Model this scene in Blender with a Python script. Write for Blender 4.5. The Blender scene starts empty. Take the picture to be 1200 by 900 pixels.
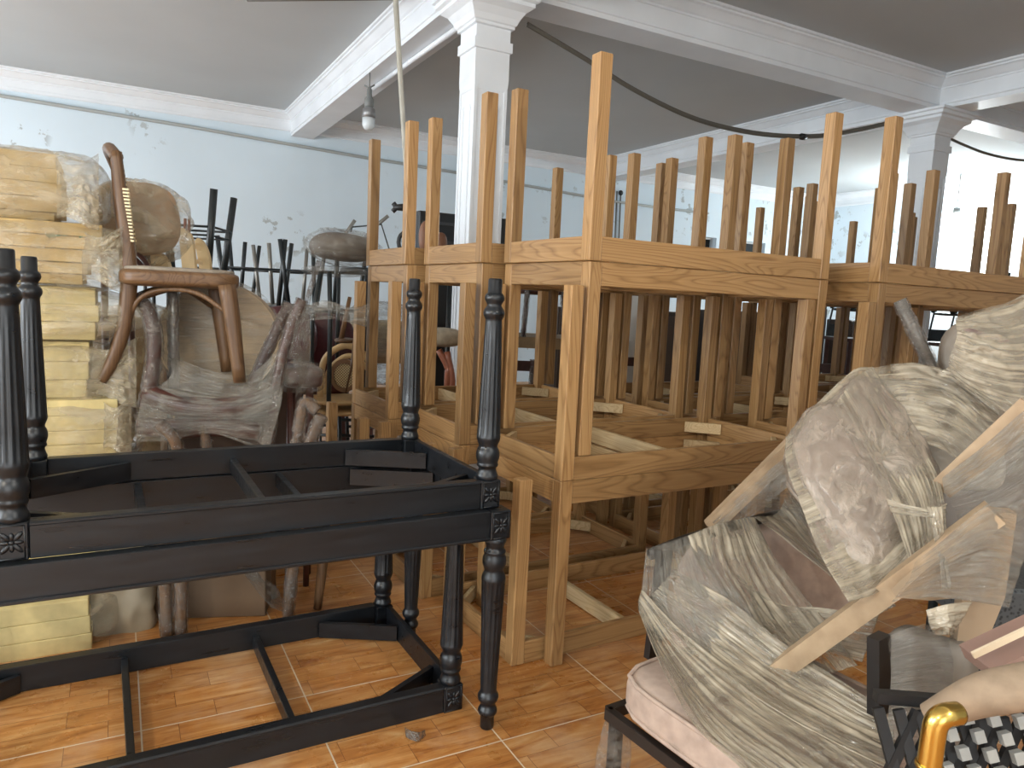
import bpy, bmesh, math, random
from mathutils import Vector, Matrix, noise
from math import sin, cos, pi, radians, sqrt, atan2

SC = bpy.context.scene
COL = SC.collection
# ------------------------------------------------------------------ camera
CAM_F, CAM_P, CAM_R, CAM_H = 859.05, 0.1165, 0.0474, 1.3841
cam_data = bpy.data.cameras.new('camera')
cam_data.sensor_width = 36.0
cam_data.lens = CAM_F / 1200 * 36
cam_data.clip_start = 0.05
cam = bpy.data.objects.new('camera', cam_data)
COL.objects.link(cam)
cam.location = (0, 0, CAM_H)
_c = Matrix.Rotation(pi / 2 - CAM_P, 4, 'X') @ Matrix.Rotation(CAM_R, 4, 'Z')
cam.rotation_euler = _c.to_euler()
SC.camera = cam
# ------------------------------------------------------------------ colour and exposure
SC.view_settings.view_transform = 'Standard'
SC.view_settings.look = 'None'
SC.view_settings.gamma = 1.0
SC.view_settings.use_curve_mapping = False
SC.view_settings.exposure = 0.0

# room frame: origin at the near column, s runs along the long side, t towards the back wall
PHI = radians(28.5)
RU = Vector((cos(PHI), sin(PHI), 0)); RV = Vector((-sin(PHI), cos(PHI), 0))
R0 = Vector((-0.30, 5.37, 0))
def RP(s, t, z=0.0):
    return R0 + RU * s + RV * t + Vector((0, 0, z))
ZB, ZC = 3.45, 3.76            # underside of beams, ceiling
S_L, S_R, T_F, T_B = -7.6, 10.5, -8.2, 5.8

# ------------------------------------------------------------------ world and lamps
W = bpy.data.worlds.new('daylight'); SC.world = W; W.use_nodes = True
bg = W.node_tree.nodes['Background']
bg.inputs[0].default_value = (0.80, 0.90, 1.0, 1); bg.inputs[1].default_value = 3.0

def area_light(name, loc, direction, sx, sy, power, colour):
    l = bpy.data.lights.new(name, 'AREA'); l.shape = 'RECTANGLE'; l.size = sx; l.size_y = sy
    l.energy = power; l.color = colour
    o = bpy.data.objects.new(name, l); COL.objects.link(o)
    o.location = loc; o.rotation_euler = Vector(direction).to_track_quat('-Z', 'Y').to_euler()
    return o
# daylight through the three shopfront windows of the left wall and the door behind the camera
WIN_L = [(-4.6, -2.4), (-1.6, 0.6), (2.0, 4.2)]      # t ranges in the left wall
WIN_Z = (0.95, 2.75)
DOOR_F = (-6.2, -2.6)                                 # s range in the front wall
for i, (a, b) in enumerate(WIN_L):
    area_light('window_daylight', RP(S_L - 0.25, (a + b) / 2, (WIN_Z[0] + WIN_Z[1]) / 2), RU, 2.1, 1.7, (175, 170, 260)[i], (0.88, 0.95, 1.0))
area_light('door_daylight', RP((DOOR_F[0] + DOOR_F[1]) / 2, T_F - 0.25, 1.5), RV, 3.4, 2.6, 70, (1.0, 0.95, 0.86))

# a bare warm bulb hanging in the bay behind the camera
_b = bpy.data.lights.new('room_bulb', 'POINT'); _b.energy = 190; _b.color = (1.0, 0.90, 0.74); _b.shadow_soft_size = 0.06
_bo = bpy.data.objects.new('room_bulb', _b); COL.objects.link(_bo); _bo.location = (-2.3, -1.6, 2.75)
_b2 = bpy.data.lights.new('room_bulb', 'POINT'); _b2.energy = 120; _b2.color = (1.0, 0.96, 0.88); _b2.shadow_soft_size = 0.06
_bo2 = bpy.data.objects.new('room_bulb', _b2); COL.objects.link(_bo2); _bo2.location = (2.2, -0.8, 2.9)

# ------------------------------------------------------------------ helpers
def new_obj(name, me, mat=None, parent=None, loc=None):
    o = bpy.data.objects.new(name, me); COL.objects.link(o)
    if mat is not None:
        for m in (mat if isinstance(mat, (list, tuple)) else [mat]): me.materials.append(m)
    if parent is not None: o.parent = parent
    if loc is not None: o.location = loc
    return o
def bm_mesh(bm, name, smooth=False, recalc=True):
    if recalc: bmesh.ops.recalc_face_normals(bm, faces=bm.faces)
    me = bpy.data.meshes.new(name); bm.to_mesh(me); bm.free()
    if smooth:
        for p in me.polygons: p.use_smooth = True
    return me
def tag(o, label=None, cat=None, group=None, kind=None):
    if label: o['label'] = label
    if cat: o['category'] = cat
    if group: o['group'] = group
    if kind: o['kind'] = kind
    return o
def thing(name, label, cat, loc=(0, 0, 0), rotz=0, group=None):
    o = bpy.data.objects.new(name, None); COL.objects.link(o)
    o.empty_display_size = 0.1
    o.location = loc; o.rotation_euler = (0, 0, rotz)
    return tag(o, label, cat, group)
def copy_tree(o, parent=None, kids=None):
    kids = kids or {}
    c = o.copy(); COL.objects.link(c)
    if parent is not None: c.parent = parent
    for ch in list(o.children): copy_tree(ch, c)
    return c
def box(bm, x0, x1, y0, y1, z0, z1, mat=None, bev=0.0):
    vs = [bm.verts.new((x, y, z)) for z in (z0, z1) for y in (y0, y1) for x in (x0, x1)]
    fs = [bm.faces.new([vs[i] for i in q]) for q in ((0, 2, 3, 1), (4, 5, 7, 6), (0, 1, 5, 4), (2, 6, 7, 3), (0, 4, 6, 2), (1, 3, 7, 5))]
    if bev:
        es = list({e for f in fs for e in f.edges})
        bmesh.ops.bevel(bm, geom=es, offset=bev, segments=1, affect='EDGES', profile=0.5)
    elif mat is not None:
        pass
    return vs
def bar(bm, p, q, w, h, up=Vector((0, 0, 1)), w2=None, h2=None):
    """rectangular bar from p to q, w across and h along up"""
    p = Vector(p); q = Vector(q); d = (q - p).normalized(); up = Vector(up)
    s = d.cross(up)
    if s.length < 1e-5: s = d.cross(Vector((1, 0, 0)))
    s.normalize(); n = s.cross(d).normalized()
    w2 = w if w2 is None else w2; h2 = h if h2 is None else h2
    vs = []
    for c, a, b in ((p, w, h), (q, w2, h2)):
        for i, j in ((-1, -1), (1, -1), (1, 1), (-1, 1)):
            vs.append(bm.verts.new(c + s * (a / 2 * i) + n * (b / 2 * j)))
    for f in ((0, 1, 2, 3), (7, 6, 5, 4), (0, 4, 5, 1), (1, 5, 6, 2), (2, 6, 7, 3), (3, 7, 4, 0)):
        bm.faces.new([vs[k] for k in f])
def lathe(bm, prof, seg=24, axis=None, org=(0, 0, 0), flute=None):
    """prof list of (z, r); flute(z, ang) -> radius factor"""
    rings = []
    org = Vector(org)
    for z, r in prof:
        ring = []
        for k in range(seg):
            a = 2 * pi * k / seg
            rr = r * (flute(z, a) if flute else 1)
            ring.append(bm.verts.new(org + Vector((rr * cos(a), rr * sin(a), z))))
        rings.append(ring)
    for A, B in zip(rings, rings[1:]):
        for k in range(seg):
            bm.faces.new((A[k], A[(k + 1) % seg], B[(k + 1) % seg], B[k]))
    bm.faces.new(rings[0][::-1]); bm.faces.new(rings[-1])
def smooth_path(pts, n=6):
    pts = [Vector(p) for p in pts]
    if len(pts) < 3: return pts
    out = []
    P = [pts[0] * 2 - pts[1]] + pts + [pts[-1] * 2 - pts[-2]]
    for i in range(1, len(P) - 2):
        for k in range(n):
            t = k / n
            a, b, c, d = P[i - 1], P[i], P[i + 1], P[i + 2]
            out.append(0.5 * ((2 * b) + (c - a) * t + (2 * a - 5 * b + 4 * c - d) * t * t + (3 * b - a - 3 * c + d) * t ** 3))
    out.append(pts[-1]); return out
def tube(bm, pts, r, seg=10, r2=None, sm=0, squash=None, rough=0.0, up=None, closed=False):
    """round tube along pts; r may be a number or list; squash=(a,b) elliptic; rough adds noise"""
    pts = smooth_path(pts, sm) if sm else [Vector(p) for p in pts]
    n = len(pts); rings = []
    prev = None
    for i, p in enumerate(pts):
        if closed: d = pts[(i + 1) % n] - pts[i - 1]
        else: d = (pts[min(i + 1, n - 1)] - pts[max(i - 1, 0)])
        d.normalize()
        if prev is None:
            ref = Vector(up) if up is not None else (Vector((0, 0, 1)) if abs(d.z) < 0.9 else Vector((1, 0, 0)))
            a = (ref - d * ref.dot(d)).normalized()
        else:
            a = (prev - d * prev.dot(d)).normalized()
        prev = a; b = d.cross(a)
        f = i / (n - 1)
        if isinstance(r, (list, tuple)):
            g = f * (len(r) - 1); k = min(int(g), len(r) - 2); rr = r[k] + (r[k + 1] - r[k]) * (g - k)
        else: rr = r if r2 is None else r + (r2 - r) * f
        ring = []
        for k in range(seg):
            an = 2 * pi * k / seg
            ca, cb = cos(an) * rr, sin(an) * rr
            if squash: ca *= squash[0]; cb *= squash[1]
            v = p + a * ca + b * cb
            if rough: v += (v - p).normalized() * rough * noise.noise(v * 55)
            ring.append(bm.verts.new(v))
        rings.append(ring)
    pairs = list(zip(rings, rings[1:]))
    if closed: pairs.append((rings[-1], rings[0]))
    UVL = bm.loops.layers.uv.verify()
    for q, (A, B) in enumerate(pairs):
        for k in range(seg):
            f = bm.faces.new((A[k], A[(k + 1) % seg], B[(k + 1) % seg], B[k]))
            for lp, (a, b) in zip(f.loops, ((q, k), (q, k + 1), (q + 1, k + 1), (q + 1, k))): lp[UVL].uv = (a / len(pairs), b / seg)
    if not closed:
        bm.faces.new(rings[0][::-1]); bm.faces.new(rings[-1])
def prism(bm, poly, p0, ax, ay, az, depth):
    """polygon (a,b) in axes ax, ay at p0 extruded by depth along az"""
    p0, ax, ay, az = Vector(p0), Vector(ax), Vector(ay), Vector(az)
    A = [bm.verts.new(p0 + ax * a + ay * b) for a, b in poly]
    B = [bm.verts.new(p0 + ax * a + ay * b + az * depth) for a, b in poly]
    n = len(poly)
    bm.faces.new(A[::-1]); bm.faces.new(B)
    for i in range(n): bm.faces.new((A[i], A[(i + 1) % n], B[(i + 1) % n], B[i]))

# ------------------------------------------------------------------ materials
def srgb(r, g, b):
    f = lambda c: ((c / 255) / 12.92 if c / 255 <= 0.04045 else ((c / 255 + 0.055) / 1.055) ** 2.4)
    return (f(r), f(g), f(b), 1)
class NT:
    def __init__(s, name):
        s.m = bpy.data.materials.new(name); s.m.use_nodes = True
        s.t = s.m.node_tree; s.b = s.t.nodes['Principled BSDF']; s.out = s.t.nodes['Material Output']
    def n(s, typ, **kw):
        x = s.t.nodes.new('ShaderNode' + typ)
        for k, v in kw.items():
            if k in x.inputs.keys() if isinstance(k, str) else False: x.inputs[k].default_value = v
            elif k.startswith('i'): x.inputs[int(k[1:])].default_value = v
            else: setattr(x, k, v)
        return x
    def l(s, a, b): s.t.links.new(a, b)
    def ramp(s, fac, stops):
        r = s.t.nodes.new('ShaderNodeValToRGB'); e = r.color_ramp.elements
        e[0].position, e[0].color = stops[0]; e[1].position, e[1].color = stops[-1]
        for p, c in stops[1:-1]:
            q = e.new(p); q.color = c
        s.l(fac, r.inputs[0]); return r.outputs[0]
    def bump(s, h, strength=0.3, dist=0.01):
        b = s.t.nodes.new('ShaderNodeBump'); b.inputs['Strength'].default_value = strength; b.inputs['Distance'].default_value = dist
        s.l(h, b.inputs['Height']); s.l(b.outputs[0], s.b.inputs['Normal']); return b
    def coords(s, scale=(1, 1, 1), rot=(0, 0, 0), kind='Object', rand=0.0):
        tc = s.t.nodes.new('ShaderNodeTexCoord'); mp = s.t.nodes.new('ShaderNodeMapping')
        mp.inputs['Scale'].default_value = scale; mp.inputs['Rotation'].default_value = rot
        src = tc.outputs[kind]
        if rand:
            oi = s.t.nodes.new('ShaderNodeObjectInfo'); ml = s.t.nodes.new('ShaderNodeVectorMath'); ml.operation = 'MULTIPLY_ADD'
            cb = s.t.nodes.new('ShaderNodeCombineXYZ')
            for i in range(3): s.l(oi.outputs['Random'], cb.inputs[i])
            s.l(cb.outputs[0], ml.inputs[0]); ml.inputs[1].default_value = (rand, rand * 0.7, rand * 1.3); s.l(src, ml.inputs[2]); src = ml.outputs[0]
        s.l(src, mp.inputs[0]); return mp.outputs[0]
    def set(s, **kw):
        for k, v in kw.items(): s.b.inputs[k.replace('_', ' ')].default_value = v
        return s
def plain(name, col, rough=0.5, metal=0.0, nscale=0, namp=0.12, bump=0, **kw):
    t = NT(name); t.set(Roughness=rough, Metallic=metal, **kw)
    if nscale:
        v = t.coords(); nz = t.n('TexNoise', Scale=nscale, Detail=6.0); t.l(v, nz.inputs['Vector'])
        d = tuple(c * (1 - namp * 1.6) for c in col[:3]) + (1,); e = tuple(min(1, c * (1 + namp)) for c in col[:3]) + (1,)
        t.l(t.ramp(nz.outputs[0], [(0.3, d), (0.7, e)]), t.b.inputs['Base Color'])
        if bump: t.bump(nz.outputs[0], bump, 0.004)
    else: t.b.inputs['Base Color'].default_value = col
    return t.m
def oak(name, axis, c_dark, c_mid, c_light, rough=0.38):
    """wood with long grain along the given axis and oval figure"""
    t = NT(name); sc = {'x': (0.55, 5.5, 5.5), 'y': (5.5, 0.55, 5.5), 'z': (5.5, 5.5, 0.55)}[axis]
    v = t.coords(scale=sc, rand=9.0)
    n1 = t.n('TexNoise', Scale=1.0, Detail=2.0, Distortion=0.4); t.l(v, n1.inputs['Vector'])
    mul = t.n('Math', operation='MULTIPLY', i1=30.0); t.l(n1.outputs[0], mul.inputs[0])
    fr = t.n('Math', operation='FRACT'); t.l(mul.outputs[0], fr.inputs[0])
    fsc = tuple(a * (3.5 if a < 1 else 26) for a in sc)
    v2 = t.coords(scale=fsc, rand=3.0); n2 = t.n('TexNoise', Scale=1.0, Detail=4.0); t.l(v2, n2.inputs['Vector'])
    rings = t.ramp(fr.outputs[0], [(0.0, (0.45, 0.45, 0.45, 1)), (0.2, (0.85, 0.85, 0.85, 1)), (0.75, (1, 1, 1, 1)), (1.0, (0.5, 0.5, 0.5, 1))])
    mx = t.n('MixRGB', blend_type='MIX', i0=0.45); t.l(rings, mx.inputs[1]); t.l(n2.outputs[0], mx.inputs[2])
    col = t.ramp(mx.outputs[0], [(0.25, c_dark), (0.6, c_mid), (0.9, c_light)])
    oi = t.n('ObjectInfo'); hs = t.n('HueSaturation')
    mr = t.n('MapRange', i1=0.0, i2=1.0, i3=0.80, i4=1.16); t.l(oi.outputs['Random'], mr.inputs[0]); t.l(mr.outputs[0], hs.inputs['Value'])
    t.l(col, hs.inputs['Color']); t.l(hs.outputs[0], t.b.inputs['Base Color'])
    t.set(Roughness=rough, Specular_IOR_Level=0.45); t.bump(mx.outputs[0], 0.12, 0.002)
    return t.m
OD, OM, OL = srgb(104, 74, 42), srgb(152, 116, 74), srgb(178, 142, 96)
OAK = {a: oak('oiled_oak_' + a, a, OD, OM, OL) for a in 'xyz'}
OAK['raw'] = oak('raw_oak_y', 'y', srgb(150, 124, 84), srgb(186, 160, 118), srgb(204, 182, 142), 0.6)
OAK['end'] = plain('oak_end_grain', srgb(205, 178, 135), 0.7, nscale=60)

def paint_black():
    t = NT('black_satin_paint'); v = t.coords(scale=(1.5, 14, 14), rand=3)
    nz = t.n('TexNoise', Scale=3.0, Detail=6.0); t.l(v, nz.inputs['Vector'])
    t.l(t.ramp(nz.outputs[0], [(0.3, srgb(13, 16, 20)), (0.75, srgb(24, 28, 33))]), t.b.inputs['Base Color'])
    t.l(t.ramp(nz.outputs[0], [(0.3, (0.26,) * 3 + (1,)), (0.7, (0.42,) * 3 + (1,))]), t.b.inputs['Roughness'])
    t.bump(nz.outputs[0], 0.05, 0.002); return t.m
BLACK = paint_black()
def wall_paint(name, base, stain=True):
    t = NT(name); v = t.coords()
    n1 = t.n('TexNoise', Scale=0.8, Detail=4.0); t.l(v, n1.inputs['Vector'])
    c0 = t.ramp(n1.outputs[0], [(0.3, tuple(c * 0.93 for c in base[:3]) + (1,)), (0.7, base)])
    if stain:
        # flaked patches in clusters
        n2 = t.n('TexNoise', Scale=0.9, Detail=1.0); t.l(v, n2.inputs['Vector'])
        m2 = t.ramp(n2.outputs[0], [(0.54, (0, 0, 0, 1)), (0.60, (1, 1, 1, 1))])
        n3 = t.n('TexNoise', Scale=5.0, Detail=7.0, Roughness=0.62); t.l(v, n3.inputs['Vector'])
        m3 = t.ramp(n3.outputs[0], [(0.58, (0, 0, 0, 1)), (0.61, (1, 1, 1, 1))])
        mm = t.n('MixRGB', blend_type='MULTIPLY', i0=1.0); t.l(m2, mm.inputs[1]); t.l(m3, mm.inputs[2])
        mx = t.n('MixRGB'); t.l(mm.outputs[0], mx.inputs[0]); t.l(c0, mx.inputs[1]); mx.inputs[2].default_value = srgb(176, 184, 186)
        t.l(mx.outputs[0], t.b.inputs['Base Color'])
    else: t.l(c0, t.b.inputs['Base Color'])
    t.set(Roughness=0.75, Specular_IOR_Level=0.2); return t.m
WALL = wall_paint('pale_flaking_wall_paint', srgb(220, 234, 243))
CEIL = wall_paint('ceiling_whitewash', srgb(196, 201, 203), False)
TRIMW = plain('white_gloss_moulding', srgb(232, 236, 240), 0.5, nscale=3, namp=0.03)

def floor_mat():
    t = NT('wood_look_ceramic_tile')
    geo = t.n('NewGeometry')
    rot = t.n('VectorRotate', rotation_type='Z_AXIS'); rot.inputs['Angle'].default_value = -PHI
    t.l(geo.outputs['Position'], rot.inputs['Vector'])
    add = t.n('VectorMath', operation='ADD'); add.inputs[1].default_value = (-0.05 + 50, -1.89 + 50, 0); t.l(rot.outputs[0], add.inputs[0])
    # tile id
    dv = t.n('VectorMath', operation='SCALE'); dv.inputs['Scale'].default_value = 2.0; t.l(add.outputs[0], dv.inputs[0])
    fl = t.n('VectorMath', operation='FLOOR'); t.l(dv.outputs[0], fl.inputs[0])
    fr = t.n('VectorMath', operation='FRACTION'); t.l(dv.outputs[0], fr.inputs[0])
    wn = t.n('TexWhiteNoise', noise_dimensions='3D'); t.l(fl.outputs[0], wn.inputs['Vector'])
    # strips inside the tile
    bk = t.n('TexBrick', offset=0.37, squash=1.0)
    bk.inputs['Scale'].default_value = 1.0; bk.inputs['Brick Width'].default_value = 0.31; bk.inputs['Row Height'].default_value = 0.1
    bk.inputs['Mortar Size'].default_value = 0.0011; bk.inputs['Mortar Smooth'].default_value = 0.1
    bk.inputs['Color1'].default_value = (0.1, 0.1, 0.1, 1); bk.inputs['Color2'].default_value = (0.9, 0.9, 0.9, 1); bk.inputs['Mortar'].default_value = (0.5, 0.5, 0.5, 1)
    t.l(add.outputs[0], bk.inputs['Vector'])
    mp = t.n('Mapping'); mp.inputs['Scale'].default_value = (2.2, 16, 1); t.l(add.outputs[0], mp.inputs[0])
    off = t.n('VectorMath', operation='MULTIPLY_ADD'); t.l(bk.outputs['Color'], off.inputs[0]); off.inputs[1].default_value = (7, 3, 5); t.l(mp.outputs[0], off.inputs[2])
    off2 = t.n('VectorMath', operation='MULTIPLY_ADD'); t.l(wn.outputs['Color'], off2.inputs[0]); off2.inputs[1].default_value = (9, 5, 7); t.l(off.outputs[0], off2.inputs[2])
    nz = t.n('TexNoise', Scale=1.3, Detail=6.0, Roughness=0.6, Distortion=1.2); t.l(off2.outputs[0], nz.inputs['Vector'])
    col = t.ramp(nz.outputs[0], [(0.28, srgb(142, 84, 38)), (0.45, srgb(180, 120, 62)), (0.58, srgb(196, 142, 84)), (0.75, srgb(212, 172, 122))])
    tone = t.n('MixRGB', blend_type='MULTIPLY', i0=0.35); t.l(col, tone.inputs[1])
    tr = t.ramp(bk.outputs['Color'], [(0.0, (0.72, 0.66, 0.58, 1)), (1.0, (1.1, 1.08, 1.05, 1))]); t.l(tr, tone.inputs[2])
    dark = t.n('MixRGB'); t.l(bk.outputs['Fac'], dark.inputs[0]); t.l(tone.outputs[0], dark.inputs[1]); dark.inputs[2].default_value = srgb(120, 72, 36)
    # dust
    nd = t.n('TexNoise', Scale=2.2, Detail=8.0, Roughness=0.65); t.l(add.outputs[0], nd.inputs['Vector'])
    dm = t.ramp(nd.outputs[0], [(0.5, (0, 0, 0, 1)), (0.72, (0.55,) * 3 + (1,))])
    dst = t.n('MixRGB'); t.l(dm, dst.inputs[0]); t.l(dark.outputs[0], dst.inputs[1]); dst.inputs[2].default_value = srgb(205, 180, 150)
    # grout lines of the 50 cm tiles
    sp = t.n('SeparateXYZ'); t.l(fr.outputs[0], sp.inputs[0])
    ms = []
    for k in (0, 1):
        a = t.n('Math', operation='SUBTRACT', i1=0.5); t.l(sp.outputs[k], a.inputs[0])
        b = t.n('Math', operation='ABSOLUTE'); t.l(a.outputs[0], b.inputs[0])
        c = t.n('Math', operation='GREATER_THAN', i1=0.4955); t.l(b.outputs[0], c.inputs[0]); ms.append(c.outputs[0])
    mxx = t.n('Math', operation='MAXIMUM'); t.l(ms[0], mxx.inputs[0]); t.l(ms[1], mxx.inputs[1])
    g = t.n('MixRGB'); t.l(mxx.outputs[0], g.inputs[0]); t.l(dst.outputs[0], g.inputs[1]); g.inputs[2].default_value = srgb(214, 200, 178)
    t.l(g.outputs[0], t.b.inputs['Base Color'])
    t.l(t.ramp(nd.outputs[0], [(0.35, (0.2,) * 3 + (1,)), (0.7, (0.5,) * 3 + (1,))]), t.b.inputs['Roughness'])
    return t.m
FLOOR = floor_mat()

# ------------------------------------------------------------------ room shell
def struct(name, bm, mat, smooth=False):
    return tag(new_obj(name, bm_mesh(bm, name, smooth), mat), kind='structure')
def rbox(bm, s0, s1, t0, t1, z0, z1):
    """box aligned with the room"""
    vs = [bm.verts.new(RP(s, t, z)) for z in (z0, z1) for t in (t0, t1) for s in (s0, s1)]
    for q in ((0, 2, 3, 1), (4, 5, 7, 6), (0, 1, 5, 4), (2, 6, 7, 3), (0, 4, 6, 2), (1, 3, 7, 5)): bm.faces.new([vs[i] for i in q])
bm = bmesh.new(); rbox(bm, S_L - .2, S_R + .2, T_F - .2, T_B + .2, -0.1, 0.0); struct('floor', bm, FLOOR)
bm = bmesh.new(); rbox(bm, S_L - .2, S_R + .2, T_F - .2, T_B + .2, ZC, ZC + 0.12); struct('ceiling', bm, CEIL)
# back wall with three small openings high up on its right half
def wall_with_holes(name, along, lo, hi, pos, thick, holes):
    """along 's' or 't'; holes = [(a0,a1,z0,z1)]"""
    bm = bmesh.new()
    cuts = sorted({lo, hi} | {h[0] for h in holes} | {h[1] for h in holes})
    for a, b in zip(cuts, cuts[1:]):
        hs = sorted([h for h in holes if h[0] <= a + 1e-6 and h[1] >= b - 1e-6], key=lambda h: h[2])
        z = 0.0
        for h in hs + [None]:
            z1 = h[2] if h else ZC
            if z1 > z + 1e-6:
                if along == 's': rbox(bm, a, b, pos, pos + thick, z, z1)
                else: rbox(bm, pos, pos + thick, a, b, z, z1)
            if h: z = h[3]
    return struct(name, bm, WALL)
NICHES = [(7.15, 7.76, 2.42, 2.70), (8.42, 9.05, 2.42, 2.70)]
wall_with_holes('wall_back', 's', S_L - .2, S_R, T_B, 0.25, NICHES)
wall_with_holes('wall_left', 't', T_F, T_B, S_L - .2, 0.2, [(a, b) + WIN_Z for a, b in WIN_L])
wall_with_holes('wall_right', 't', T_F, T_B + .25, S_R, 0.2, [])
wall_with_holes('wall_front', 's', S_L - .2, S_R + .2, T_F - .2, 0.2, [(DOOR_F[0], DOOR_F[1], 0.0, 2.9)])
DARKM = plain('dark_recess', srgb(40, 44, 46), 0.8)
FRAMEW = plain('grey_window_paint', srgb(200, 205, 206), 0.5)
k = 0
for (a, b, z0, z1) in NICHES:
    k += 1
    w = thing('window_%d' % k, None, None); w['kind'] = 'structure'
    bm = bmesh.new()
    rbox(bm, a, b, T_B + .18, T_B + .2, z0, z1); new_obj('recess_shade_panel', bm_mesh(bm, 'recess_shade_panel'), DARKM, w)  # panel coloured dark to give the shade inside the open hole
    bm = bmesh.new()
    for q in ((a, a + .03, z0, z1), (b - .03, b, z0, z1), (a + .03, b - .03, z0, z0 + .03), (a + .03, b - .03, z1 - .03, z1)):
        rbox(bm, q[0], q[1], T_B + .10, T_B + .14, q[2], q[3])
    new_obj('window_frame', bm_mesh(bm, 'window_frame'), FRAMEW, w)
for (a, b) in WIN_L:
    k += 1
    w = thing('window_%d' % k, None, None); w['kind'] = 'structure'
    bm = bmesh.new(); z0, z1 = WIN_Z; m = (a + b) / 2
    for q in ((a, a + .05, z0, z1), (b - .05, b, z0, z1), (m - .025, m + .025, z0 + .05, z1 - .05), (a + .05, b - .05, z0, z0 + .05), (a + .05, b - .05, z1 - .05, z1)):
        rbox(bm, S_L - .12, S_L - .06, q[0], q[1], q[2], q[3])
    new_obj('window_frame', bm_mesh(bm, 'window_frame'), FRAMEW, w)
# beams and cornices: one profile (inward offset, height) swept along a wall line
def profile_beam():
    """half profile from the axis outwards, y up: stepped mouldings on both sides"""
    h = ZC - ZB
    side = [(.15, 0), (.15, .035), (.162, .04), (.162, .055), (.150, .06), (.150, .185), (.158, .19), (.158, .205), (.175, .215), (.215, .262), (.235, .27), (.235, .285), (.255, .29), (.255, h)]
    return [(-a, b) for a, b in reversed(side)] + side
def corn_profile():
    h = ZC - ZB
    return [(0, 0.06), (.012, .07), (.012, .10), (0.004, .105), (.004, .185), (.012, .19), (.012, .205), (.03, .215), (.07, .262), (.09, .27), (.09, .285), (.11, .29), (.11, h), (0, h)]
tn = 0
def beam(kind, pos, a, b, prof=None):
    global tn; tn += 1
    bm = bmesh.new(); pr = prof or profile_beam()
    if kind == 'u': prism(bm, pr, RP(a, pos, ZB), -RV, Vector((0, 0, 1)), RU, b - a)
    else: prism(bm, pr, RP(pos, a, ZB), RU, Vector((0, 0, 1)), RV, b - a)
    return struct('trim_%d' % tn, bm, TRIMW)
BAY = 5.1
for p in (0.0, -6.0):
    beam('u', p, S_L, S_R)
for p in (-BAY, 0.0, BAY):
    beam('v', p, T_F, T_B)
beam('u', T_B, S_L, S_R, corn_profile())
beam('u', T_F, S_L, S_R, [(-a, b) for a, b in corn_profile()])
beam('v', S_R, T_F, T_B, [(-a, b) for a, b in corn_profile()])
beam('v', S_L, T_F, T_B, corn_profile())
# columns
def column(s, t):
    root = thing('column', None, None, RP(s, t, 0), PHI); root['kind'] = 'structure'
    w = .13
    bm = bmesh.new()
    box(bm, -w - .03, w + .03, -w - .03, w + .03, 0, .35)
    box(bm, -w + .012, w - .012, -w + .012, w - .012, .35, 2.86)
    # raised corner fillets leave a sunk panel on each face
    for i in (-1, 1):
        for j in (-1, 1):
            x0, x1 = sorted((i * w, i * (w - .022))); y0, y1 = sorted((j * w, j * (w - .022)))
            box(bm, x0 * .97, x1 * .97, y0 * .97, y1 * .97, .35, 2.82)
    for a, b in ((.050, .058), (-.058, -.050)):
        for j in (-1, 1):
            y0, y1 = sorted((j * (w - .012), j * (w - .002)))
            box(bm, a, b, y0, y1, .5, 2.7); box(bm, y0, y1, a, b, .5, 2.7)
    new_obj('shaft', bm_mesh(bm, 'shaft'), TRIMW, root)
    bm = bmesh.new()
    # shoulder: flares from the sunk panel width to full width
    def ring(hw, z): return [bm.verts.new((x * hw, y * hw, z)) for x, y in ((-1, -1), (1, -1), (1, 1), (-1, 1))]
    prof = [(w - .008, 2.80), (w - .002, 2.84), (w, 2.88), (w, 3.06), (w + .014, 3.065), (w + .014, 3.13), (w, 3.135), (w, 3.215),
            (w + .02, 3.22), (w + .02, 3.238), (w + .03, 3.245), (w + .045, 3.28), (w + .075, 3.325), (w + .115, 3.352), (w + .12, 3.355), (w + .12, 3.38), (w + .145, 3.39), (w + .145, 3.42), (w + .165, 3.425), (w + .165, ZB)]
    rs = [ring(h, z) for h, z in prof]
    bm.faces.new(rs[0][::-1]); bm.faces.new(rs[-1])
    for A, B in zip(rs, rs[1:]):
        for q in range(4): bm.faces.new((A[q], A[(q + 1) % 4], B[(q + 1) % 4], B[q]))
    new_obj('capital', bm_mesh(bm, 'capital'), TRIMW, root)
for s in (-BAY, 0, BAY):
    for t in (0, -6.0): column(s, t)

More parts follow.
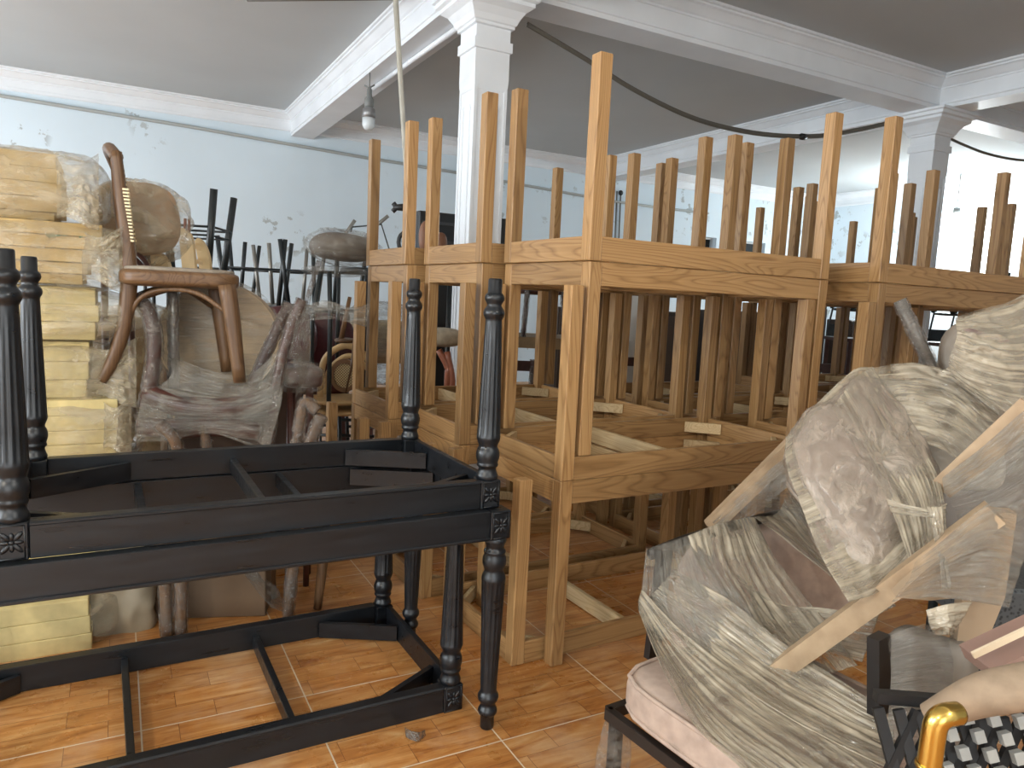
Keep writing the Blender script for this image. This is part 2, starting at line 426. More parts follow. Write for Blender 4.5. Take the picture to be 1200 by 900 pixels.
# ------------------------------------------------------------------ oak table frames
HO, AO, LO, WO, TO = 0.72, 0.088, 1.318, 0.63, 0.055
APT = 0.022
def make_oak(inverted):
    root = thing('oak_table_frame', None, 'table frame')
    fz = (lambda z: HO - z) if not inverted else (lambda z: z)      # inverted: aprons at the bottom
    def zz(a, b): return tuple(sorted((fz(a), fz(b))))
    def part(name, args, m, bev=0.002):
        bm = bmesh.new(); box(bm, *args, bev=bev); return new_obj(name, bm_mesh(bm, name), m, root)
    for x in (0, LO - TO):
        for y in (0, WO - TO):
            part('leg', (x, x + TO, y, y + TO, 0, HO), OAK['z'], 0.003)
    za, zb = zz(0, AO)
    part('long_apron', (TO, LO - TO, 0.002, APT, za, zb), OAK['x'])
    part('long_apron', (TO, LO - TO, WO - APT, WO - 0.002, za, zb), OAK['x'])
    part('short_apron', (0.002, APT, TO, WO - TO, za, zb), OAK['y'])
    part('short_apron', (LO - APT, LO - 0.002, TO, WO - TO, za, zb), OAK['y'])
    zc, zd = zz(0.004, AO - 0.014)
    part('cross_rail', (0.55, 0.574, APT, WO - APT, zc, zd), OAK['raw'])
    zc, zd = zz(0.02, AO - 0.016)
    for x, y, i, j in ((0, 0, 1, 1), (LO, 0, -1, 1), (0, WO, 1, -1), (LO, WO, -1, -1)):
        bm = bmesh.new(); r = 0.15
        p = Vector((x + i * r, y + j * APT, (zc + zd) / 2)); q = Vector((x + i * APT, y + j * r, (zc + zd) / 2))
        bar(bm, p, q, 0.020, zd - zc); new_obj('corner_brace', bm_mesh(bm, 'corner_brace'), OAK['raw'], root)
    return root
OAK_UP, OAK_DN = make_oak(False), make_oak(True)
used = set()
def place_oak(x, y, th, z, inv, label, group):
    src = OAK_DN if inv else OAK_UP
    if inv not in used: used.add(inv); o = src
    else: o = copy_tree(src)
    o.location = (x, y, z); o.rotation_euler = (0, 0, th)
    return tag(o, label, 'table frame', group)
OTH = 0.525
OU = Vector((cos(OTH), sin(OTH), 0)); OV = Vector((-sin(OTH), cos(OTH), 0))
# near corner of the second frame from the floor of each stack
STACKS = [
    ((0.198, 2.640), 'nearest stack'),
    ((-0.222, 3.212), 'second stack of the left row'),
    ((-0.636, 3.800), 'leftmost stack'),
    ((1.565, 3.290), 'stack right behind the wrapped armchairs'),
    ((1.110, 3.930), 'second stack of the middle row'),
    ((0.790, 4.600), 'rear stack of the middle row'),
    ((2.780, 4.390), 'stack at the right edge'),
    ((2.405, 5.110), 'second stack of the right row'),
    ((2.28, 5.86), 'rearmost stack near the lit bulb'),
]
G_ = 0.0015
LEVELS = [  # inverted, base z, offset along u, along v, wording
    (True, 0.0, -0.135, 0.066, 'upside-down oak frame flat on the floor in the '),
    (False, 0.0, 0.0, 0.0, 'upright oak frame standing on the floor in the '),
    (True, HO + G_, 0.0, 0.0, 'upside-down oak frame at half height in the '),
    (False, HO + AO + 2 * G_, 0.076, 0.004, 'upright oak frame hanging in the upper half of the '),
    (True, 2 * HO + AO + 3 * G_, 0.062, -0.006, 'topmost oak frame, bare legs up, on the '),
]
for si, ((x, y), words) in enumerate(STACKS):
    rnd = random.Random(si + 5)
    for li, (inv, z, du, dv, lw) in enumerate(LEVELS):
        j = 0 if si == 0 else 1
        jx, jy, jt = j * rnd.uniform(-.006, .006), j * rnd.uniform(-.004, .004), j * rnd.uniform(-.006, .006)
        p = Vector((x, y, 0)) + OU * (du + jx) + OV * (dv + jy)
        place_oak(p.x, p.y, OTH + jt, z, inv, lw + words, 'oak table frames stacked feet to feet')

# ------------------------------------------------------------------ black dining table frames with turned legs
HK, AK, LK, WK, BK = 0.73, 0.091, 1.339, 0.749, 0.068
def leg_profile():
    # height from the foot end
    P = [(0, .019), (.004, .022), (.044, .0225), (.047, .026), (.053, .030), (.060, .0315), (.068, .030), (.076, .025), (.083, .0225), (.090, .026), (.097, .0315),
         (.106, .034), (.115, .033), (.123, .0285), (.128, .0262), (.134, .0262), (.150, .0268), (.49, .0375), (.500, .0385), (.506, .0385), (.515, .036), (.528, .0305),
         (.535, .0305), (.541, .034), (.552, .0375), (.564, .038), (.575, .0362), (.583, .033), (.587, .0335), (.592, .0352), (.597, .0335), (.601, .029), (.608, .0285), (.616, .031), (.624, .0345), (.631, .036), (.634, .0345), (.639, .0345)]
    out = []
    for (z0, r0), (z1, r1) in zip(P, P[1:]):
        n = 5 if z1 - z0 > .1 else 1
        for k in range(n): out.append((z0 + (z1 - z0) * k / n, r0 + (r1 - r0) * k / n))
    return out + [P[-1]]
def flute(z, a):
    if z < .16 or z > .497: return 1.0
    e = min(1, (z - .16) / .012, (.503 - z) / .008)
    return 1.0 - 0.085 * e * (0.5 - 0.5 * cos(a * 14)) ** 0.6
def make_black(inverted, LK=LK, rails=(.56, .97), skip=()):
    root = thing('black_table_frame', None, 'table frame')
    fz = (lambda z: z) if not inverted else (lambda z: HK - z)
    b, h = BK, BK / 2
    for x in (h, LK - h):
        for y in (h, WK - h):
            bm = bmesh.new()
            prof = [(fz(z), r) for z, r in leg_profile()]
            def fl(z, a): return flute(fz(z), a)
            lathe(bm, prof if not inverted else prof[::-1], 84, org=(x, y, 0), flute=fl)
            me = bm_mesh(bm, 'leg', True); lg = new_obj('leg', me, BLACK, root)
            z0, z1 = sorted((fz(.639), fz(HK)))
            bm = bmesh.new(); box(bm, x - h, x + h, y - h, y + h, z0, z1, bev=.003)
            new_obj('corner_block', bm_mesh(bm, 'corner_block'), BLACK, lg)
            # carved eight-petal rosette on the two outer faces
            bm = bmesh.new(); zc = (z0 + z1) / 2
            for ax in (0, 1):
                sgn = (-1 if y < WK / 2 else 1) if ax == 0 else (-1 if x < LK / 2 else 1)
                c = Vector((x, y + sgn * h, zc)) if ax == 0 else Vector((x + sgn * h, y, zc))
                e1 = Vector((1, 0, 0)) if ax == 0 else Vector((0, 1, 0)); nrm = Vector((0, sgn, 0)) if ax == 0 else Vector((sgn, 0, 0))
                for k in range(8):
                    a = k * pi / 4; L_ = .031 if k % 2 else .024
                    d = e1 * cos(a) + Vector((0, 0, 1)) * sin(a) * (1.15 if k % 2 else 1)
                    M = Matrix.Translation(c + d * (L_ * .56)) @ Matrix((
                        (d.x, d.cross(nrm).x, nrm.x, 0), (d.y, d.cross(nrm).y, nrm.y, 0), (d.z, d.cross(nrm).z, nrm.z, 0), (0, 0, 0, 1))) @ Matrix.Diagonal((L_ * .46, .0058, .0045, 1))
                    bmesh.ops.create_uvsphere(bm, u_segments=10, v_segments=6, radius=1, matrix=M)
                bmesh.ops.create_uvsphere(bm, u_segments=10, v_segments=6, radius=1, matrix=Matrix.Translation(c) @ Matrix.Diagonal((.0065, .0065, .0065, 1)))
                # sunk frame line
                for (p, q) in (((-.026, -.04), (.026, -.04)), ((.026, -.04), (.026, .04)), ((.026, .04), (-.026, .04)), ((-.026, .04), (-.026, -.04))):
                    bar(bm, c + e1 * p[0] + Vector((0, 0, p[1])), c + e1 * q[0] + Vector((0, 0, q[1])), .003, .003)
            new_obj('carved_rosette', bm_mesh(bm, 'carved_rosette', True), BLACK, lg)
    def zz(a, b_): return tuple(sorted((fz(a), fz(b_))))
    def part(name, args, bev=.002):
        bm = bmesh.new(); box(bm, *args, bev=bev); return new_obj(name, bm_mesh(bm, name), BLACK, root)
    za, zb = zz(HK - AK, HK)
    for y in (.006, WK - .044):
        o = part('long_apron', (b, LK - b, y, y + .038, za, zb))
        yo = y - .006 if y < .1 else y + .044
        y0, y1 = sorted((yo, y if y < .1 else y + .038))
        z0, z1 = zz(HK - AK, HK - AK + .010)
        bm = bmesh.new(); box(bm, b, LK - b, y0, y1, z0, z1, bev=.0028); new_obj('bead_moulding', bm_mesh(bm, 'bead_moulding'), BLACK, o)
    for x in (.006, LK - .028):
        part('short_apron', (x, x + .022, b, WK - b, za, zb))
    z0, z1 = zz(HK - .006, HK - .056)
    for x in [LK - q for q in rails]:
        part('cross_rail', (x, x + .022, .044, WK - .044, z0, z1))
    z0, z1 = zz(HK - .006, HK - .066)
    for n_, (x, y, i, j) in enumerate(((0, 0, 1, 1), (LK, 0, -1, 1), (0, WK, 1, -1), (LK, WK, -1, -1))):
        if n_ in skip: continue
        bm = bmesh.new()
        bar(bm, (x + i * .30, y + j * .050, (z0 + z1) / 2), (x + i * .030, y + j * .20, (z0 + z1) / 2), .020, z1 - z0)
        new_obj('corner_brace', bm_mesh(bm, 'corner_brace'), BLACK, root)
    return root
KUP, KDN, KD2 = make_black(False, 1.82, (.57, 1.02), (0, 1)), make_black(True, 1.60, (.555, 1.0)), make_black(True, LK, (.72,))
KD2.scale = (.972, .972, .972)
# near right corner positions
for o, (x, y, th, z), LL, lab in (
        (KDN, (-0.115, 2.328, .515, 0), 1.60, 'black table frame lying upside down on the floor tiles, lowest of the black three'),
        (KUP, (0.017, 2.219, .513, 0), 1.82, 'black table frame standing upright on its turned fluted legs, between two upturned ones'),
        (KD2, (-0.020, 2.238, .513, HK + .001), LK * .972, 'topmost black table frame, fluted legs and round feet pointing up')):
    o.location = (x - LL * cos(th), y - LL * sin(th), z); o.rotation_euler = (0, 0, th)
    tag(o, lab, 'table frame', 'black table frames')

# ------------------------------------------------------------------ measured positions: a sight line from the photo at a known distance
_cp, _sp, _cr, _sr = cos(CAM_P), sin(CAM_P), cos(CAM_R), sin(CAM_R)
def ray(px, py):
    du, dv = px - 600, py - 450
    u = du * _cr + dv * _sr; v = -du * _sr + dv * _cr
    xc, zc = u / CAM_F, -v / CAM_F
    return Vector((xc, _cp + zc * _sp, -_sp + zc * _cp))
def at(px, py, Y):
    d = ray(px, py); return Vector((0, 0, CAM_H)) + d * (Y / d.y)
def atz(px, py, z):
    d = ray(px, py); return Vector((0, 0, CAM_H)) + d * ((z - CAM_H) / d.z)

# ------------------------------------------------------------------ more materials
def film(name, col, a0, a1, rough=0.14, wr=(3, 42), bump=0.55, uv=True, fine=55):
    """stretch film: clear sheet with cloudy creases that run along the pull; a0..a1 how opaque"""
    t = NT(name)
    v = t.coords(scale=(wr[0], wr[1], 1), kind='UV', rand=5.0)
    n1 = t.n('TexNoise', Scale=1.0, Detail=5.0, Roughness=0.6, Distortion=0.5); t.l(v, n1.inputs['Vector'])
    v2 = t.coords(scale=(7, 7, 7)); n2 = t.n('TexNoise', Scale=1.0, Detail=3.0, Distortion=1.0); t.l(v2, n2.inputs['Vector'])
    ad = t.n('Math', operation='ADD'); t.l(n1.outputs[0], ad.inputs[0]); t.l(n2.outputs[0], ad.inputs[1])
    hf = t.n('Math', operation='MULTIPLY', i1=0.5); t.l(ad.outputs[0], hf.inputs[0])
    t.l(t.ramp(hf.outputs[0], [(0.40, (a0,) * 3 + (1,)), (0.60, (a1,) * 3 + (1,))]), t.b.inputs['Alpha'])
    t.l(t.ramp(n1.outputs[0], [(0.3, tuple(c * .78 for c in col[:3]) + (1,)), (0.7, col)]), t.b.inputs['Base Color'])
    v3 = t.coords(scale=(fine, fine, fine)); n3 = t.n('TexNoise', Scale=1.0, Detail=3.0, Distortion=1.2); t.l(v3, n3.inputs['Vector'])
    a2 = t.n('Math', operation='MULTIPLY_ADD', i1=0.30); t.l(n3.outputs[0], a2.inputs[0]); t.l(n1.outputs[0], a2.inputs[2])
    t.set(Roughness=rough, Specular_IOR_Level=1.0, IOR=1.5)
    t.bump(a2.outputs[0], bump, 0.02)
    return t.m
FILM = film('clear_stretch_film', srgb(176, 170, 158), 0.05, 0.50, 0.07, bump=0.9, fine=30)
FILM_HEAVY = film('dusty_stretch_film', srgb(190, 178, 156), 0.12, 0.98, 0.09, (1.6, 15), 0.85, fine=24)
FILM_BAG = film('polythene_bag', srgb(206, 194, 166), 0.14, 0.58, 0.07, (5, 9), 1.0, fine=12)
FILM_SILVER = film('tight_stretch_film', srgb(150, 142, 134), 0.10, 0.70, 0.06, (30, 8), 1.0, fine=70)
FOAM = plain('yellow_foam', srgb(214, 196, 140), 0.9, nscale=14, namp=0.10, bump=0.3)
FOAM_GOLD = plain('paper_faced_foam', srgb(198, 170, 116), 0.85, nscale=10, namp=0.12, bump=0.2)
BROWN = oak('brown_bentwood', 'z', srgb(66, 46, 29), srgb(98, 71, 47), srgb(120, 90, 61), 0.42)
BROWN_X = oak('brown_bentwood_x', 'x', srgb(66, 46, 29), srgb(98, 71, 47), srgb(120, 90, 61), 0.42)
LIGHTW = plain('pale_bent_beech', srgb(196, 162, 112), 0.45, nscale=18, namp=0.1)
PALEW = plain('pale_plywood', srgb(220, 194, 148), 0.5, nscale=12, namp=0.08)
RAWW = oak('raw_pale_timber', 'x', srgb(176, 146, 112), srgb(208, 178, 142), srgb(222, 196, 162), 0.6)
DARKW = plain('dark_red_wood', srgb(74, 42, 34), 0.35, nscale=20, namp=0.2)
MAROON = plain('maroon_leather', srgb(74, 28, 30), 0.32, nscale=40, namp=0.12, bump=0.15)
CARD = plain('brown_cardboard', srgb(120, 96, 74), 0.85, nscale=5, namp=0.1)
BEIGE_CARD = plain('tan_wrapped_board', srgb(172, 150, 120), 0.6, nscale=4, namp=0.1)
METALBLK = plain('black_tube_steel', srgb(34, 40, 42), 0.35, nscale=30, namp=0.15)
METALGRY = plain('grey_tube_steel', srgb(140, 138, 132), 0.35, 0.6)
VELVET = plain('dusty_pink_velvet', srgb(176, 156, 142), 0.9, nscale=26, namp=0.12, bump=0.2)
GREYSEAT = plain('grey_seat_cloth', srgb(150, 140, 126), 0.85, nscale=40)
BRASS = plain('brushed_brass', srgb(214, 180, 96), 0.22, 1.0)
CANE = None
def cane_mat():
    t = NT('woven_cane'); v = t.coords(scale=(1, 1, 1)); ch = t.n('TexChecker', Scale=110.0)
    t.l(v, ch.inputs['Vector']); ch.inputs['Color1'].default_value = srgb(206, 186, 140); ch.inputs['Color2'].default_value = srgb(110, 84, 54)
    t.l(ch.outputs[0], t.b.inputs['Base Color']); t.set(Roughness=.6); return t.m
CANE = cane_mat()
WHITEP = plain('white_plastic', srgb(226, 226, 220), 0.35)
GREYRUB = plain('grey_rubber', srgb(150, 150, 145), 0.6)
BLACKRUB = plain('black_rubber', srgb(26, 26, 27), 0.5)
STICK = plain('pale_grey_pole_paint', srgb(176, 172, 160), 0.6, nscale=8)
CABLEM = plain('grey_cable_sheath', srgb(96, 92, 84), 0.5)
FRAMEBLK = plain('matt_black_frame', srgb(28, 24, 22), 0.45, nscale=20)

# ------------------------------------------------------------------ shape helpers for wrapped goods
def cmr(a, b, c, d, t):
    return 0.5 * ((2 * b) + (c - a) * t + (2 * a - 5 * b + 4 * c - d) * t * t + (3 * b - a - 3 * c + d) * t ** 3)
def sample(pts, f):
    n = len(pts) - 1; g = min(max(f, 0), 1) * n; k = min(int(g), n - 1); t = g - k
    a = pts[k - 1] if k > 0 else pts[k] * 2 - pts[k + 1]
    d = pts[k + 2] if k + 2 <= n else pts[k + 1] * 2 - pts[k]
    return cmr(a, pts[k], pts[k + 1], d, t)
def sheet(name, rows, parent=None, mat=None, nu=70, nv=50, amp=0.012, fu=3.0, fv=18.0, seed=0, thick=0.0015, tear=0.0):
    """draped film through rows of points; creases run along the rows (u)"""
    rows = [[Vector(p) for p in r] for r in rows]
    G = []
    for j in range(nv + 1):
        g = j / nv
        G.append([sample([sample(r, i / nu) for r in rows], g) for i in range(nu + 1)])
    out = []
    for j in range(nv + 1):
        L = []
        for i in range(nu + 1):
            du = G[j][min(i + 1, nu)] - G[j][max(i - 1, 0)]; dv = G[min(j + 1, nv)][i] - G[max(j - 1, 0)][i]
            nn = du.cross(dv)
            nn = nn.normalized() if nn.length > 1e-9 else Vector((0, -1, 0))
            u, v = i / nu, j / nv
            w = noise.noise(Vector((u * fu, v * fv + 1.3 * noise.noise(Vector((u * 3, v * 3, seed))), seed * 7.1)))
            r1 = 1 - abs(w) * 2.2                      # sharp ridges
            w2 = noise.noise(Vector((u * fu * 3 + 9, v * fv * 2.3, seed * 3.3 + 4)))
            e = min(1, 6 * min(u, 1 - u, v, 1 - v) + .35)
            L.append(G[j][i] + nn * (amp * (r1 * .5 + w2 * .35) * e))
        out.append(L)
    bm = bmesh.new()
    V = [[bm.verts.new(p) for p in L] for L in out]
    UVL = bm.loops.layers.uv.new('uv')
    LU = sum((rows[0][k + 1] - rows[0][k]).length for k in range(len(rows[0]) - 1)) / .5; LV = (rows[0][0] - rows[-1][0]).length / .5 + (rows[0][-1] - rows[-1][-1]).length / .5
    for j in range(nv):
        for i in range(nu):
            if tear and noise.noise(Vector((i * .11, j * .16, seed + 20))) > 1 - tear: continue
            f = bm.faces.new((V[j][i], V[j][i + 1], V[j + 1][i + 1], V[j + 1][i]))
            for lp, (a, b) in zip(f.loops, ((i, j), (i + 1, j), (i + 1, j + 1), (i, j + 1))): lp[UVL].uv = (a / nu * LU, b / nv * LV)
    me = bm_mesh(bm, name, True)
    o = new_obj(name, me, mat or FILM, parent)
    if thick:
        md = o.modifiers.new('thickness', 'SOLIDIFY'); md.thickness = thick; md.offset = 0
    return o
def blob(bm, c, ax, ay, az, p=2.6, nx=40, ny=22, amp=0.0, freq=6.0, seed=0, ridge=True):
    """rounded box / pillow: superellipsoid with half axes ax, ay, az and creased surface"""
    c, ax, ay, az = Vector(c), Vector(ax), Vector(ay), Vector(az)
    rings = []
    for j in range(ny + 1):
        ph = -pi / 2 + pi * j / ny; ring = []
        for i in range(nx):
            th = 2 * pi * i / nx
            x, y, z = cos(ph) * cos(th), cos(ph) * sin(th), sin(ph)
            s = (abs(x) ** p + abs(y) ** p + abs(z) ** p) ** (-1 / p)
            q = ax * x * s + ay * y * s + az * z * s
            if amp:
                w = noise.noise((c + q) * freq + Vector((seed * 3.1, seed, 0)))
                w = (1 - abs(w) * 2.4) if ridge else w
                w += .5 * noise.noise((c + q) * freq * 3.1 + Vector((0, seed, 0)))
                q += q.normalized() * amp * w
            ring.append(c + q)
        rings.append(ring)
    top, bot = bm.verts.new(rings[-1][0]), bm.verts.new(rings[0][0])
    R = [[bm.verts.new(v) for v in r] for r in rings[1:-1]]
    UVL = bm.loops.layers.uv.verify()
    for jj, (A, B) in enumerate(zip(R, R[1:])):
        for i in range(nx):
            f = bm.faces.new((A[i], A[(i + 1) % nx], B[(i + 1) % nx], B[i]))
            for lp, (a, b) in zip(f.loops, ((i, jj), (i + 1, jj), (i + 1, jj + 1), (i, jj + 1))): lp[UVL].uv = (a / nx * 2, b / ny)
    for i in range(nx):
        bm.faces.new((bot, R[0][(i + 1) % nx], R[0][i])); bm.faces.new((top, R[-1][i], R[-1][(i + 1) % nx]))
def mk(name, build, mat, parent=None, smooth=True):
    bm = bmesh.new(); build(bm); return new_obj(name, bm_mesh(bm, name, smooth), mat, parent)
def local(root, o):
    """keep a world-placed mesh in place under a root empty that has a location"""
    o.parent = root; o.matrix_parent_inverse = root.matrix_basis.inverted()
    return o
X3 = Vector((1, 0, 0)); Y3 = Vector((0, 1, 0)); Z3 = Vector((0, 0, 1))

# ================================================================== LEFT: foam pads in bags
FY = 2.95
def foam_pad(px, ytop, ybot, label, mat, width=1.25, depth=.48, grp='foam pads piled at the left edge', FY=FY):
    p0 = at(px, ytop, FY); p1 = at(px, ybot, FY); zt, zb = p0.z, p1.z + 0.001
    def f(bm): box(bm, -width, 0, 0, depth, 0, zt - zb, bev=.0025)
    mesh = mk('foam_pad', f, mat, None, False)
    mesh.location = (p1.x, p1.y, zb); mesh.rotation_euler = (0, 0, PHI)
    return tag(mesh, label, 'foam pad', grp)
def bag(pts_px, Y, thick_y, label, name='plastic_bag', p=4.5, amp=.02, seed=1, mat=None, cat='plastic bag', freq=7):
    """crumpled bag: box in the photo (x0,y0,x1,y1) at distance Y"""
    x0, y0, x1, y1 = pts_px
    c = at((x0 + x1) / 2, (y0 + y1) / 2, Y); w = (at(x1, y0, Y) - at(x0, y0, Y)).length / 2; h = (at(x0, y1, Y) - at(x0, y0, Y)).length / 2
    o = mk(name, lambda bm: blob(bm, c, RU * w, RV * thick_y, Z3 * h, p, 64, 36, amp, freq, seed), mat or FILM_BAG)
    return tag(o, label, cat, 'polythene bags around the foam')
# bundle edges measured down the photo: (right edge px, y top, y bottom)
B1 = [(66, 181, 199), (70, 199, 216), (72, 216, 233), (70, 233, 250), (64, 250, 263)]
B2 = [(120, 264, 279), (115, 279, 294), (110, 294, 309), (103, 309, 322), (97, 322, 334)]
ordn = ['topmost', 'second', 'third', 'fourth', 'lowest']
for i, (px, a, b) in enumerate(B1):
    foam_pad(px, a, b, '%s golden foam pad in the highest bagged bundle at the left edge' % ordn[i], FOAM_GOLD)
for i, (px, a, b) in enumerate(B2):
    foam_pad(px, a, b, '%s golden foam pad in the bundle marked with green paint, left edge' % ordn[i], FOAM_GOLD)
B3 = [(112, 338, 358), (116, 358, 378), (112, 378, 399)]
for i, (px, a, b) in enumerate(B3):
    foam_pad(px, a, b, '%s yellow foam pad inside the pointed clear bag at the left' % ['topmost', 'middle', 'lowest'][i], FOAM)
B4 = [(105, 401, 424), (104, 424, 445), (102, 445, 466)]
for i, (px, a, b) in enumerate(B4):
    foam_pad(px, a, b, '%s yellow foam pad in the narrow bundle beside the bent rear chair leg' % ['topmost', 'middle', 'lowest'][i], FOAM)
B5 = [(138, 468, 486), (138, 486, 503), (137, 503, 519), (136, 519, 538)]
for i, (px, a, b) in enumerate(B5):
    foam_pad(px, a, b, '%s yellow foam pad in the bundle just above the black table frames' % ordn[i], FOAM)
B6 = [(128, 540, 566), (128, 566, 592), (132, 594, 622), (128, 622, 650), (124, 650, 676), (118, 678, 700)]
for i, (px, a, b) in enumerate(B6):
    foam_pad(px, a, b, '%s foam pad of the pile seen between the black table rails' % ['first', 'second', 'third', 'fourth', 'fifth', 'sixth'][i], FOAM_GOLD if i % 3 == 2 else FOAM)
B7 = [(104, 702, 722), (106, 722, 742), (108, 742, 762)]
for i, (px, a, b) in enumerate(B7):
    foam_pad(px, a, b, '%s rough yellow foam pad near the floor under the black table frame' % ['topmost', 'middle', 'lowest'][i], FOAM, FY=2.62, depth=.30)
pb = at(108, 762, 2.62)
tag(mk('foam_block', lambda bm: box(bm, -1.2, 0, 0, .30, 0, pb.z - .002, bev=.01), FOAM, None, False), 'thick foam block on the floor carrying the foam pads', 'foam block')
bpy.data.objects['foam_block'].location = (pb.x, pb.y, 0); bpy.data.objects['foam_block'].rotation_euler = (0, 0, PHI)
# green paint marks on the marked bundle
def on_foam(px, py):
    p0_ = at(115, 280, FY); d = ray(px, py); c0 = Vector((0, 0, CAM_H)); return c0 + d * ((p0_ - c0).dot(RV) / d.dot(RV)) - RV * .004
def green(bm):
    for x0, y0, x1, y1 in ((53, 272, 80, 274), (62, 269, 82, 270), (90, 270, 96, 278), (56, 276, 70, 274)):
        a, b = on_foam(x0, y0), on_foam(x1, y1); bar(bm, a, b, .004, .016)
tag(mk('green_paint_mark', green, plain('green_spray_paint', srgb(66, 110, 72), .8), None, False), 'green sprayed mark on the edge of the golden foam pads', 'paint mark')
bag((-60, 180, 112, 263), 3.03, .27, 'clear crumpled bag around the highest golden foam bundle', seed=3, amp=.022)
bag((-60, 262, 142, 337), 3.03, .28, 'clear crumpled bag around the green-marked golden foam bundle', seed=5, amp=.02)
# pointed bag: drawn to a tip at the right
def pointed(bm):
    blob(bm, at(50, 366, 3.02), RU * .40, RV * .27, Z3 * .118, 4.0, 90, 40, .014, 8, 8)
    for v in bm.verts:
        c = at(50, 366, 3.02); s = (v.co - c).dot(RU)
        if s > .10:
            f = min(1, (s - .10) / .30); dz = v.co.z - c.z
            v.co += RU * .07 * f; v.co.z = c.z + dz * (1 - .75 * f ** 1.3) + .015 * f
            t = (v.co - c).dot(RV); v.co -= RV * (t * .5 * f + .12 * f)
tag(mk('plastic_bag', pointed, FILM_BAG), 'clear bag drawn to a point beside the brown bentwood chair', 'plastic bag', 'polythene bags around the foam')
bag((-60, 398, 128, 470), 3.03, .27, 'clear bag around the narrow yellow foam bundle', seed=11, amp=.018)
bag((-60, 462, 152, 548), 3.03, .28, 'clear bag around the foam bundle above the black frames', seed=13, amp=.014)
bag((-60, 690, 124, 750), 2.70, .19, 'milky bag over the rough foam seen under the black frames', seed=17, amp=.02)
# grey-beige bag between foam and cartons near the floor
o = bag((112, 640, 176, 774), 2.86, .12, 'grey beige bag of offcuts standing beside the low foam', seed=21, amp=.02, mat=plain('grey_beige_sack', srgb(160, 148, 126), .5, nscale=6))
o['group'] = 'sacks under the table frames'
# filled film bulge right of the foam, behind the chair
def film_tail(px0, py0, px1, py1, Y, label, seed, amp=.02):
    rows = []
    for j in range(5):
        y = py0 + (py1 - py0) * j / 4
        rows.append([at(px0 + (px1 - px0) * i / 4, y + 8 * sin(i + j), Y - .05 * sin(pi * i / 4)) for i in range(5)])
    return tag(sheet('film_scrap', rows, None, FILM_BAG, 40, 40, amp, 4, 7, seed), label, 'plastic film')
film_tail(66, 186, 116, 262, 2.9, 'crumpled loose film at the right end of the highest foam bundle', 2)
film_tail(96, 270, 146, 335, 2.93, 'loose film fold at the right end of the green-marked bundle', 4)
film_tail(100, 402, 160, 470, 3.0, 'loose film hanging below the pointed bag', 6)
film_tail(120, 470, 154, 532, 2.93, 'loose film flap at the right end of the yellow bundle', 9, .012)

# ================================================================== brown bentwood chair on top of the pile
BY = 2.95
root = thing('bentwood_chair', 'brown bentwood side chair with grey seat and cane back, standing on the wrapped pile', 'chair', at(215, 448, BY))
def bp(px, py, back=0.0): return at(px, py, BY) + RV * back
P_ = root
seatD = .40
for back in (0.0, seatD):
    sh = -2 if back == 0 else 0
    o = mk('rear_post', lambda bm: tube(bm, [bp(136, 178, back), bp(140, 222, back), bp(147, 270, back), bp(151, 318, back), bp(150, 350, back), bp(143, 392, back), bp(131, 425, back), bp(119, 446, back)], [.022, .026, .029, .033, .031, .028, .025, .021], 14, sm=5, squash=(1, .8)), BROWN, None); local(root, o)
    o = mk('front_leg', lambda bm: tube(bm, [bp(266, 334, back), bp(273, 380, back), bp(281, 448, back)], [.035, .031, .024], 14, sm=4), BROWN, None); local(root, o)
# seat frame
def seatf(bm):
    c = bp(214, 327) + RV * seatD / 2
    blob(bm, c, RU * .225, RV * (seatD / 2 + .03), Z3 * .036, 5.5, 64, 24)
local(root, mk('seat_frame', seatf, BROWN_X))
local(root, mk('seat_pad', lambda bm: blob(bm, bp(214, 317) + RV * seatD / 2, RU * .21, RV * (seatD / 2 + .01), Z3 * .013, 4.5, 48, 12), GREYSEAT))['label'] = 'thin grey seat pad'
for back, yo in ((0.0, 0), (seatD, 0)):
    local(root, mk('bent_brace', lambda bm: tube(bm, [bp(146, 398, back), bp(154, 366, back), bp(168, 347, back), bp(195, 339, back), bp(232, 344, back), bp(266, 366, back)], .010, 8, sm=6), BROWN))
local(root, mk('bent_brace', lambda bm: tube(bm, [bp(158, 352, .02), bp(200, 340, .10), bp(225, 342, .2), bp(262, 364, .38)], .010, 8, sm=6), BROWN))
local(root, mk('top_rail', lambda bm: tube(bm, [bp(137, 184, 0), bp(129, 170, .1), bp(127, 166, .2), bp(129, 168, .3), bp(136, 180, seatD)], .024, 12, sm=6), BROWN))
def canep(bm):
    pts = [(138, 190), (142, 215), (147, 245), (151, 268), (154, 284)]
    for back0, back1, dx in ((.03, seatD - .03, 4),):
        A = [bp(x + dx, y, back0) for x, y in pts]; B = [bp(x + dx, y, back1) for x, y in pts]
        n = RU * .008
        va = [[bm.verts.new(p + k * n) for p in A] for k in (-1, 1)]; vb = [[bm.verts.new(p + k * n) for p in B] for k in (-1, 1)]
        m = len(pts)
        for i in range(m - 1):
            for L, R_ in ((va[0], vb[0]), (va[1], vb[1]), (va[0], va[1]), (vb[0], vb[1])):
                bm.faces.new((L[i], L[i + 1], R_[i + 1], R_[i]))
        for i in (0, m - 1): bm.faces.new((va[0][i], va[1][i], vb[1][i], vb[0][i]))
local(root, mk('cane_panel', canep, CANE, None, False))['label'] = 'pale woven cane back panel'
def cane_edge(bm):
    for k in range(16):
        t0 = 222 + k * 4.0; x = 147 + (t0 - 222) * .10
        bar(bm, bp(x - 3, t0, -.012), bp(x + 4, t0 + .6, -.012), .008, .0075)
local(root, mk('cane_binding', cane_edge, plain('pale_cane', srgb(222, 208, 168), .6), None, False))

